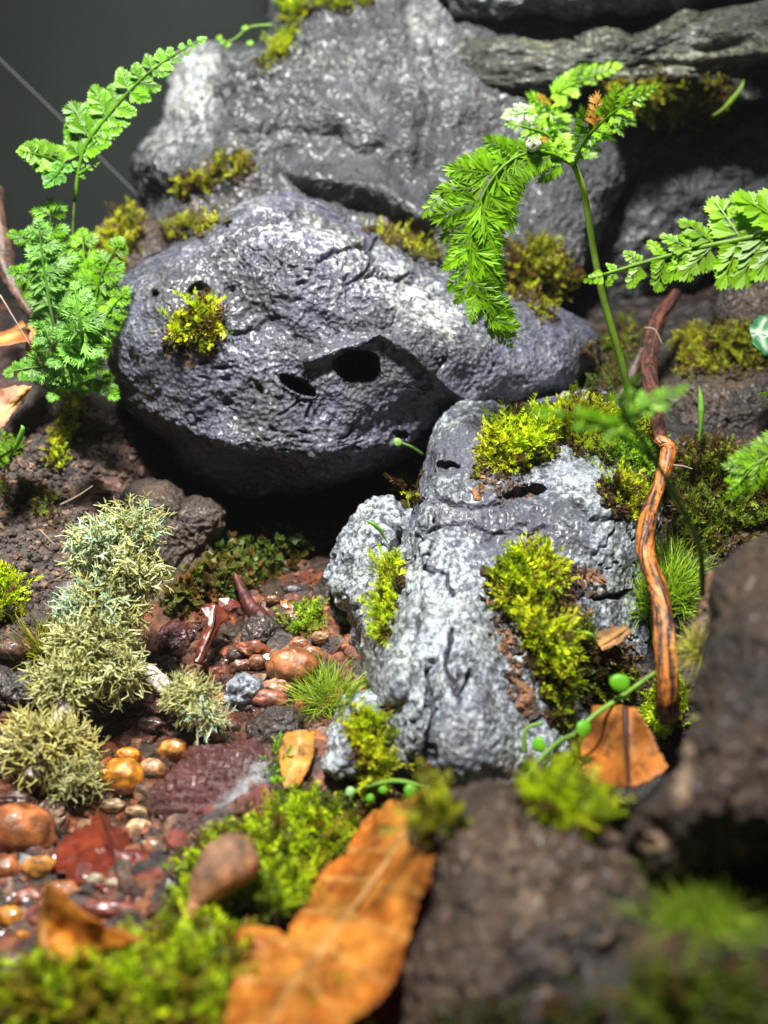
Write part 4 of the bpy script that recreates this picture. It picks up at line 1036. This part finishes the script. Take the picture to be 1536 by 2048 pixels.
gravel([(1280, 900), (1560, 850), (1560, 1200), (1420, 1200), (1380, 1450), (1150, 1650), (1050, 1650), (1200, 1450), (1300, 1200)], 10, .004, .012, [(.05, .03, .02), (.12, .06, .03), (.03, .02, .015)], 'soil', 'dark soil crumbs between the right rocks', 'soil')
# ------------------------------------------------------------------ shallow water film standing between the stones
def water_mat():
    m, nt, bs, out = newmat('pool_water'); nt.nodes.remove(bs)
    tc = nd(nt, 'ShaderNodeTexCoord').outputs['Object']
    tr = nd(nt, 'ShaderNodeBsdfTransparent'); tr.inputs[0].default_value = (.86, .80, .74, 1)
    gl = nd(nt, 'ShaderNodeBsdfGlossy'); gl.inputs['Roughness'].default_value = .06
    fr_ = nd(nt, 'ShaderNodeFresnel'); fr_.inputs[0].default_value = 1.33
    b = bump(nt, None, noise(nt, tc, 26, 4, .6), 1.0, .010)
    for n_ in (gl, fr_): nt.links.new(b, n_.inputs['Normal'])
    mx = nd(nt, 'ShaderNodeMixShader'); nt.links.new(fr_.outputs[0], mx.inputs[0])
    nt.links.new(tr.outputs[0], mx.inputs[1]); nt.links.new(gl.outputs[0], mx.inputs[2]); nt.links.new(mx.outputs[0], out.inputs[0])
    return m
wx, wy = np.meshgrid(np.linspace(-1.1, .05, 120), np.linspace(1.1, 2.6, 140))
wz = np.full(wx.shape, .022) + .003 * perlin(np.stack([wx * 12, wy * 12, wx * 0], -1).reshape(-1, 3)).reshape(wx.shape)
ii = (np.arange(139)[:, None] * 120 + np.arange(119)[None]).ravel()
put('pool_water', np.stack([wx, wy, wz], -1).reshape(-1, 3), np.stack([ii, ii + 1, ii + 121, ii + 120], 1), water_mat(), kind='structure', label='thin clear water film between the gravel stones')

# ------------------------------------------------------------------ ferns
def pinnule_shape(kind):
    if kind == 'fan':      # rounded, toothed end
        return np.array([(0, 0), (.30, .16), (.62, .34), (.92, .36), (.84, .22), (1.04, .14), (.92, .02), (1.06, -.08), (.86, -.16), (.94, -.30), (.60, -.30), (.28, -.14)])
    return np.array([(0, 0), (.34, .11), (.56, .27), (.86, .40), (.64, .17), (1.10, .17), (.78, .02), (1.14, -.10), (.66, -.13), (.84, -.32), (.50, -.22), (.28, -.09)])

def pinna(parent, p0, dirv, nrm, L, kind, colr, pairs=4, droop=.25, w=.5, label=None):
    """one pinna: a thin midrib with paired toothed lobes"""
    d = dirv / np.linalg.norm(dirv); n = nrm - d * nrm.dot(d); n /= np.linalg.norm(n); s = np.cross(n, d)
    sh = pinnule_shape(kind); V, F, C = [], [], []
    def m(x, y, z):
        return p0 + d * L * x + s * L * y + n * L * (z - droop * x * x - .25 * y * y)
    items = [(1 - .34, 0, 0, .36)]
    for k in range(pairs):
        t = .10 + .74 * k / pairs
        l = w * (1 - .62 * t) * random.uniform(.85, 1.1)
        for sg in (1, -1):
            items.append((t + .03 * sg, 0, sg * random.uniform(.62, .95), l))
    for (x0, y0, a, l) in items:
        i = len(V); ca, sa = math.cos(a), math.sin(a); tw = random.uniform(-.25, .25); k = random.uniform(.8, 1.2)
        for j, (x, y) in enumerate(sh):
            X, Y = x0 + l * (x * ca - y * sa), y0 + l * (x * sa + y * ca)
            V.append(m(X, Y, .12 * l * abs(y) * 2 + tw * l * x * .5)); C.append(np.array(colr) * k * (.85 + .3 * x))
        for j in range(1, len(sh) - 1): F.append((i, i + j, i + j + 1))
    i = len(V)
    for t in (0, .35, .7, 1.0):
        for sg in (1, -1): V.append(m(t * .9, sg * .014, .02)); C.append(np.array(colr) * .8)
    for k in range(3): a = i + 2 * k; F += [(a, a + 1, a + 3), (a, a + 3, a + 2)]
    return put('pinna', np.array(V), np.array(F), M['fern'], parent, col=np.array(C), smooth=False, label=label)

def frond(fern, pts, lens, kind, colr, face=(0, -.75, .65), n=12, r=(.0045, .0015), ang=58, t0=.12, pairs=4, droop=.25, w=.5, tipL=None, sides=(1, -1), stemc=None, brown=0.0, jit=.12):
    """pts: (px, py, distance) of the midrib; lens: pinna lengths (in photograph px) along it, (left side, right side) or one"""
    c = catmull([P(*p) for p in pts], 60)
    f = tube('frond', list(c[::6]) + [c[-1]], r, M['fern'], stemc or tuple(.75 * x for x in colr), fern, n=30, k=6)
    T = np.gradient(c, axis=0)
    for i in range(n):
        t = t0 + (1 - t0) * i / (n - .4); k = min(59, int(t * 59))
        tv = T[k] / np.linalg.norm(T[k]); nv = np.array(face, float); nv /= np.linalg.norm(nv)
        sv = np.cross(nv, tv); sv /= np.linalg.norm(sv)
        for sg in sides:
            ls = lens[0] if sg == 1 and isinstance(lens[0], (list, tuple)) else (lens[1] if isinstance(lens[0], (list, tuple)) else lens)
            dd = np.interp(t, np.linspace(0, 1, len(pts)), [p[2] for p in pts])
            Lp = np.interp(t, np.linspace(0, 1, len(ls)), ls) * dd / FPX * random.uniform(.9, 1.1)
            if Lp < .006: continue
            a = math.radians(ang * random.uniform(.85, 1.12))
            dv = tv * math.cos(a) + sv * sg * math.sin(a) + np.array([random.gauss(0, jit) for _ in range(3)])
            cc = np.array(colr) * random.uniform(.75, 1.25)
            if random.random() < brown: cc = np.array((.42, .20, .03))
            pinna(f, c[k], dv, nv + np.array([random.gauss(0, .12) for _ in range(3)]), Lp, kind, cc, pairs, droop * random.uniform(.5, 1.4), w)
    # the leaf at the very tip
    Lt = (tipL or 24) * pts[-1][2] / FPX
    pinna(f, c[-2], T[-1], np.array(face, float), Lt, kind, np.array(colr) * 1.1, 3, droop, w)
    return f

G1, G2 = (.105, .27, .004), (.16, .36, .006)
fl = empty('fern', P(150, 780, 2.36), 'tall left fern with a high toothed frond against the dark wall', 'fern')
tube('stem', [P(150, 790, 2.36), P(148, 600, 2.36), P(146, 450, 2.36), P(155, 350, 2.37)], [.006, .004, .003], M['fern'], (.08, .12, .03), fl)
frond(fl, [(150, 400, 2.36), (157, 340, 2.36), (172, 290, 2.36), (215, 232, 2.36), (280, 160, 2.36), (340, 115, 2.36), (398, 82, 2.36)],
      ([0, 0, 96, 64, 42, 28, 10], [0, 0, 62, 52, 42, 28, 10]), 'fan', G1, n=14, t0=.20, pairs=5, w=.54, droop=.1, ang=58, tipL=24)
frond(fl, [(150, 345, 2.36), (110, 322, 2.33), (85, 312, 2.30), (62, 306, 2.28)], [46, 48, 36, 22], 'fan', (.15, .32, .02), n=4, t0=.2, w=.7, tipL=30, ang=50)
frond(fl, [(150, 345, 2.36), (130, 330, 2.33), (112, 350, 2.30), (100, 362, 2.28)], [20, 26, 16], 'fan', (.07, .24, .012), n=3, t0=.4, w=.6, tipL=24)
frond(fl, [(155, 350, 2.36), (170, 340, 2.36), (186, 330, 2.36)], [14, 10], 'fan', G1, n=2, tipL=16)
k = 0
for pts, ln, n, cc in [
    ([(150, 780, 2.36), (120, 640, 2.32), (105, 520, 2.32), (100, 410, 2.34)], [40, 52, 50, 34], 9, G1),
    ([(150, 780, 2.34), (110, 660, 2.26), (88, 540, 2.22), (78, 455, 2.2)], [40, 50, 46, 26], 9, (.16, .34, .07)),
    ([(150, 780, 2.36), (165, 660, 2.34), (170, 560, 2.34), (165, 470, 2.35)], [30, 48, 44, 30], 8, G2),
    ([(150, 780, 2.36), (180, 660, 2.30), (200, 560, 2.28), (235, 490, 2.27)], [30, 46, 44, 24], 8, G1),
    ([(150, 770, 2.34), (185, 690, 2.26), (215, 630, 2.22), (245, 590, 2.2)], [30, 44, 38, 20], 6, G2),
    ([(140, 640, 2.34), (100, 590, 2.3), (66, 558, 2.28), (36, 545, 2.27)], [30, 40, 34, 20], 5, G1),
    ([(130, 560, 2.34), (95, 500, 2.32), (66, 478, 2.3), (36, 470, 2.29)], [30, 40, 30, 20], 5, G1),
    ([(150, 780, 2.30), (110, 740, 2.2), (70, 735, 2.16), (28, 742, 2.14)], [24, 40, 34, 18], 5, (.12, .30, .03)),
    ([(150, 780, 2.30), (135, 730, 2.2), (110, 700, 2.15), (85, 660, 2.12)], [24, 46, 40, 24], 5, (.15, .33, .06)),
    ([(150, 770, 2.30), (185, 760, 2.24), (205, 765, 2.2), (222, 785, 2.18)], [20, 34, 28, 16], 4, G1),
    ([(150, 760, 2.28), (165, 700, 2.16), (160, 640, 2.12), (150, 580, 2.12)], [30, 54, 50, 30], 7, (.14, .33, .04)),
    ([(150, 770, 2.30), (125, 770, 2.2), (110, 785, 2.18)], [20, 28, 16], 3, G1)]:
    frond(fl, pts, ln, 'slim', cc, n=n, t0=.18, pairs=3, w=.72, jit=.24, droop=.3)

fc = empty('fern', P(1262, 800, 2.14), 'slender arching fern with a long drooping frond in front of the boulder', 'fern')
tube('stem', [P(1262, 805, 2.14), P(1240, 715, 2.10), P(1205, 590, 2.06), P(1182, 470, 2.03), P(1168, 385, 2.01), P(1148, 330, 2.0)], [.0075, .0065, .0055], M['fern'], (.24, .38, .04), fc, n=40, k=10)
YG = (.16, .34, .004)
frond(fc, [(1148, 330, 2.0), (1085, 303, 1.97), (1020, 322, 1.96), (968, 385, 1.96), (944, 470, 1.97), (944, 560, 1.98), (975, 630, 2.0), (1008, 675, 2.02)],
      ([66, 78, 112, 120, 116, 96, 70, 26], [40, 52, 92, 104, 84, 62, 44, 22]), 'slim', YG, face=(-.15, -.9, .35), n=19, t0=.06, pairs=5, w=.44, ang=44, droop=.22, tipL=40, brown=.0, r=(.0036, .0014), jit=.14)
frond(fc, [(1148, 330, 2.0), (1080, 300, 1.98), (1000, 300, 1.98), (930, 335, 1.98), (880, 390, 1.98)],
      ([30, 50, 66, 60, 40], [20, 30, 34, 30, 20]), 'slim', YG, face=(-.15, -.8, .5), n=8, t0=.1, pairs=4, w=.42, ang=45, droop=.18, tipL=60, r=(.004, .0015))
frond(fc, [(1148, 330, 2.0), (1120, 280, 1.88), (1095, 232, 1.76), (1110, 190, 1.68), (1195, 148, 1.62)],
      ([40, 60, 92, 66, 30], [30, 44, 60, 54, 26]), 'slim', (.26, .50, .03), face=(0, -.7, .7), n=10, t0=.15, pairs=4, w=.44, ang=42, droop=.15, tipL=60, brown=.04)
frond(fc, [(1148, 330, 2.0), (1172, 280, 1.92), (1215, 235, 1.86), (1280, 190, 1.80)], ([30, 70, 62, 24], [30, 60, 56, 24]), 'slim', YG, face=(0, -.8, .6), n=8, t0=.15, pairs=4, w=.44, ang=42, tipL=46, brown=.05)
frond(fc, [(1110, 250, 1.84), (1070, 225, 1.80), (1028, 228, 1.77)], [30, 44, 24], 'slim', (.45, .60, .30), face=(0, -.7, .7), n=4, pairs=3, ang=42, tipL=34)
frond(fc, [(1130, 300, 1.94), (1090, 268, 1.92), (1040, 252, 1.90)], [26, 36, 20], 'slim', (.20, .40, .02), face=(0, -.7, .7), n=4, pairs=3, ang=42, tipL=34, brown=.3)

fr = empty('fern', P(1600, 470, 1.9), 'blurred fern reaching in from the right edge, upper one', 'fern')
frond(fr, [(1640, 440, 1.85), (1560, 462, 1.86), (1470, 482, 1.88), (1380, 500, 1.9), (1290, 525, 1.92), (1205, 550, 1.94)],
      ([110, 120, 110, 84, 60, 26], [120, 120, 105, 76, 44, 22]), 'fan', (.17, .35, .008), face=(0, -.75, .65), n=9, t0=.05, pairs=4, w=.46, ang=50, droop=.1, tipL=46, r=(.008, .003))
fr2 = empty('fern', P(1600, 880, 1.8), 'smaller fern tip at the right edge, lower one', 'fern')
frond(fr2, [(1620, 860, 1.8), (1560, 900, 1.8), (1510, 930, 1.8), (1480, 965, 1.8)], [60, 70, 60, 30], 'slim', YG, n=6, pairs=4, ang=48, w=.46, tipL=44)
fr3 = empty('fern', P(1600, 620, 2.1), 'fern leaf at the right edge above the moss mound', 'fern')
frond(fr3, [(1640, 810, 2.1), (1580, 800, 2.1), (1535, 790, 2.1)], [34, 40, 20], 'slim', YG, n=4, pairs=3, tipL=20)

fn = empty('fern', P(1420, 1205, 1.66), 'blurred near fern sprig hanging over the moss of the pale rock', 'fern')
tube('stem', [P(1405, 1190, 1.66), P(1400, 1100, 1.60), P(1365, 1020, 1.50), P(1310, 920, 1.42), P(1255, 835, 1.36)], [.004, .004, .003], M['fern'], (.09, .18, .03), fn)
frond(fn, [(1255, 835, 1.36), (1220, 850, 1.34), (1170, 835, 1.32), (1100, 825, 1.31)], [30, 40, 34, 14], 'slim', G2, n=5, pairs=3, ang=45, tipL=40)
frond(fn, [(1255, 835, 1.36), (1240, 800, 1.34), (1262, 770, 1.32), (1240, 760, 1.45)][:3], [26, 30, 14], 'slim', G2, n=3, pairs=3, ang=45, tipL=26)
frond(fn, [(1250, 838, 1.36), (1285, 815, 1.34), (1320, 800, 1.33), (1350, 785, 1.32)], [26, 36, 26, 14], 'slim', (.25, .52, .05), n=5, pairs=3, ang=45, tipL=30)
frond(fn, [(1310, 920, 1.42), (1260, 880, 1.40), (1215, 860, 1.38), (1165, 855, 1.37)], [16, 22, 18, 8], 'slim', G1, n=4, pairs=2, ang=45, tipL=26)

# ------------------------------------------------------------------ creeping plant with round leaves, and small sprouts
def disc(parent, p, nrm, r, colr, name='round_leaf', label=None):
    n = np.array(nrm, float); n /= np.linalg.norm(n); x = np.cross(n, [0, 0, 1.]); x /= np.linalg.norm(x); y = np.cross(n, x)
    V = [p + n * r * .22]; C = [colr]; F = []
    px0 = float(p[0]) * 37; r = r * .86; rings = [(.5, .20), (.85, .10), (1.0, -.02), (.8, -.10), (.3, -.14)]
    K = 20
    for (a, h) in rings:
        for k in range(K):
            t = 2 * math.pi * k / K; w = 1 + .07 * math.cos(2 * t + px0) + .04 * math.cos(3 * t + px0 * 2)
            V.append(p + x * math.cos(t) * r * a * w + y * math.sin(t) * r * a * w + n * r * h); C.append(np.array(colr) * (.8 + .3 * a))
    for k in range(K): F.append((0, 1 + k, 1 + (k + 1) % K))
    for q_ in range(len(rings) - 1):
        b = 1 + q_ * K
        for k in range(K):
            k2 = (k + 1) % K; F += [(b + k, b + K + k, b + K + k2), (b + k, b + K + k2, b + k2)]
    b = 1 + (len(rings) - 1) * K; V.append(p - n * r * .32); C.append(colr)
    for k in range(K): F.append((b + k, len(V) - 1, b + (k + 1) % K))
    return put(name, np.array(V), np.array(F), M['fern'], parent, col=np.array(C), label=label)

RG = (.14, .40, .015)
cp1 = empty('creeping_plant', P(1050, 1590, 1.60), 'creeper with round green leaves climbing past the rusty folded leaf', 'creeper')
tube('stem', [P(1050, 1590, 1.62), P(1060, 1545, 1.62), P(1110, 1490, 1.62), P(1150, 1468, 1.61)], [.0045, .004], M['fern'], (.20, .36, .06), cp1)
tube('stem', [P(1150, 1468, 1.61), P(1190, 1430, 1.62), P(1240, 1395, 1.64), P(1310, 1345, 1.68)], [.0045, .003], M['fern'], (.24, .42, .07), cp1)
tube('stem', [P(1048, 1505, 1.66), P(1052, 1460, 1.66), P(1085, 1445, 1.66)], [.004, .003], M['fern'], (.20, .36, .06), cp1)
disc(cp1, P(1240, 1366, 1.62), (-.1, -.75, .6), 23 * 1.62 / FPX, RG)
disc(cp1, P(1167, 1457, 1.60), (.1, -.6, .7), 19 * 1.6 / FPX, RG)
disc(cp1, P(1078, 1489, 1.64), (-.2, -.7, .6), 17 * 1.64 / FPX, RG)
cp2 = empty('creeping_plant', P(850, 1590, 1.60), 'creeper of tiny round leaves trailing below the pale rock', 'creeper')
tube('stem', [P(690, 1590, 1.66), P(740, 1572, 1.64), P(795, 1562, 1.62), P(850, 1575, 1.60), P(900, 1590, 1.60), P(970, 1595, 1.60), P(1040, 1590, 1.61)], [.0035, .0035], M['fern'], (.20, .36, .06), cp2, n=40)
for (x, y, r_, cc) in [(822, 1583, 17, RG), (886, 1588, 14, (.22, .5, .08)), (972, 1593, 16, RG), (766, 1580, 10, RG), (700, 1583, 11, (.3, .5, .2)), (740, 1596, 10, RG)]:
    disc(cp2, P(x, y, 1.59), (random.uniform(-.3, .3), -.6, .7), r_ * 1.6 / FPX, cc)
cp3 = empty('creeping_plant', P(500, 60, 2.9), 'tiny sprig on the shoulder of the back rock', 'creeper')
tube('stem', [P(545, 50, 2.86), P(500, 55, 2.86), P(470, 78, 2.86), P(448, 86, 2.86)], [.004, .003], M['fern'], (.16, .28, .04), cp3)
for (x, y) in [(490, 56), (445, 84), (455, 90), (500, 86), (438, 76)]:
    disc(cp3, P(x, y, 2.86), (random.uniform(-.4, .4), -.6, .7), 9 * 2.86 / FPX, (.2, .4, .03))

def sprout(pts, r, label, colr=(.20, .44, .05), leafw=None):
    e = empty('sprout', P(*pts[0]), label, 'sprout')
    tube('stem' if leafw or r < .004 else 'blade', [P(*p) for p in pts], [r, r * .6] if leafw or r < .004 else [r * .25, r * .55, r, r * .7, .0004], M['fern'], colr, e, n=24)
    if leafw:
        q = P(*pts[-1]); disc(e, q, (0, -.8, .5), leafw * pts[-1][2] / FPX, colr, name='leaf')
    return e
sprout([(1398, 885, 2.25), (1402, 840, 2.24), (1402, 800, 2.24), (1398, 772, 2.24)], .007, 'single upright green blade right of the root')
sprout([(845, 908, 2.42), (820, 892, 2.38), (795, 884, 2.36)], .003, 'tiny sprout with a pale leaf in the gap under the boulder', (.25, .42, .10), 10)
sprout([(775, 1085, 2.1), (755, 1055, 2.08), (730, 1040, 2.06)], .005, 'short green sprout on top of the narrow pale lobe')
sprout([(1195, 1285, 1.8), (1180, 1270, 1.79), (1160, 1262, 1.78)], .005, 'small green moss stem left of the brown leaf scrap', (.3, .45, .06))
sprout([(0, 915, 2.2), (30, 895, 2.18), (45, 860, 2.16), (42, 850, 2.16)], .006, 'green forked sprout at the left edge below the brown leaf')
sprout([(1185, 1700, 1.3), (1180, 1640, 1.3), (1176, 1580, 1.3)], .010, 'blurred green blade standing in front of the brown stone', (.16, .42, .04))
sprout([(1380, 1440, 1.25), (1420, 1428, 1.25), (1470, 1424, 1.26), (1530, 1432, 1.27)], .003, 'thin pale stem arching over the dark right rock', (.30, .30, .08))
sprout([(1425, 232, 2.8), (1450, 215, 2.78), (1480, 180, 2.76), (1488, 158, 2.76)], .008, 'single pointed green leaf hanging at the top right moss', (.22, .36, .04))

# netted leaf at the right edge
leaf_thing([(1500, 650), (1520, 630), (1560, 625), (1590, 660), (1570, 710), (1530, 712), (1505, 690)], [(1500, 650, 2.3), (1560, 625, 2.3), (1570, 710, 2.25), (1505, 690, 2.26)],
     'dark green leaf with white net veins at the right edge', [(1502, 665), (1540, 670), (1588, 668)], [[(1515, 668), (1530, 640)], [(1520, 669), (1535, 700)], [(1535, 670), (1555, 635)], [(1540, 670), (1560, 705)]],
     midr=.003, midc=(.45, .6, .5), base=(.02, .12, .04), alt=(.03, .16, .05), spotc=(.02, .10, .03), vein_c=(.5, .65, .5), step=4, mat='fern', seed=12)

# little snail on the fern, root hairs
sn = [];
q0 = P(1066, 290, 1.955); th = np.linspace(0, 1, 60)
V, F, A, L = tube_mesh([q0 + np.array([math.cos(t * 11) * .008 * (1 - t * .75), -.008 * t, math.sin(t * 11) * .008 * (1 - t * .75)]) for t in np.linspace(0, 1, 24)], [.008, .006, .002], 90, 12)
put('snail', V, F, M['shell'], col=np.tile([(.62, .60, .55)], (len(V), 1)), label='tiny pale snail shell on the arching fern', cat='snail')
for pts, label in [
    ([(1290, 655, 2.35), (1310, 660, 2.34), (1325, 690, 2.34)], 'white root hair arching by the dark root'),
    ([(1345, 930, 1.98), (1365, 932, 1.97), (1385, 938, 1.97)], 'short white root hair right of the orange root'),
    ([(0, 590, 2.2), (30, 640, 2.2), (60, 690, 2.2)], 'pale straw thread crossing the left edge'),
    ([(80, 1060, 2.2), (95, 1075, 2.2), (110, 1090, 2.2)], 'tiny white thread on the left soil bank'),
    ([(120, 1010, 2.25), (155, 992, 2.24), (185, 972, 2.23)], 'thin brown stalk rising from the left soil bank'),
    ([(385, 1530, 1.80), (395, 1490, 1.82), (392, 1460, 1.85)], 'pale dry rootlet above the red stone'),
]:
    tube('root_hair', [P(*p) for p in pts], [.002, .0012], M['fuzz'], (.45, .38, .30), n=16, k=5, label=label, cat='root hair')
# silk thread stretched in front of the back wall
tube('silk_thread', [P(-330, -200, 3.2), P(-20, 100, 3.2), P(140, 255, 3.2), P(290, 405, 3.2), P(400, 512, 3.2)], [.0035, .0025], M['fuzz'], (.16, .17, .17), n=12, k=5, label='faint grey thread slanting across the dark wall', cat='thread')

# ------------------------------------------------------------------ faint mist of the tank
hz_m = bpy.data.materials.new('mist'); hz_m.use_nodes = True
ntz = hz_m.node_tree; ntz.nodes.remove(ntz.nodes['Principled BSDF'])
pv = ntz.nodes.new('ShaderNodeVolumePrincipled'); pv.inputs['Color'].default_value = (.86, .92, .95, 1); pv.inputs['Density'].default_value = .0017
ntz.links.new(pv.outputs[0], ntz.nodes['Material Output'].inputs['Volume'])
hv = np.array([(x, y, z) for z in (-2.2, 2.6) for y in (-.6, 4.8) for x in (-4.4, 4.4)], float)
hf = np.array([(0, 2, 3, 1), (4, 5, 7, 6), (0, 1, 5, 4), (2, 6, 7, 3), (0, 4, 6, 2), (1, 3, 7, 5)])
put('haze', hv, hf, hz_m, smooth=False, kind='stuff', label='faint cool mist filling the tank')
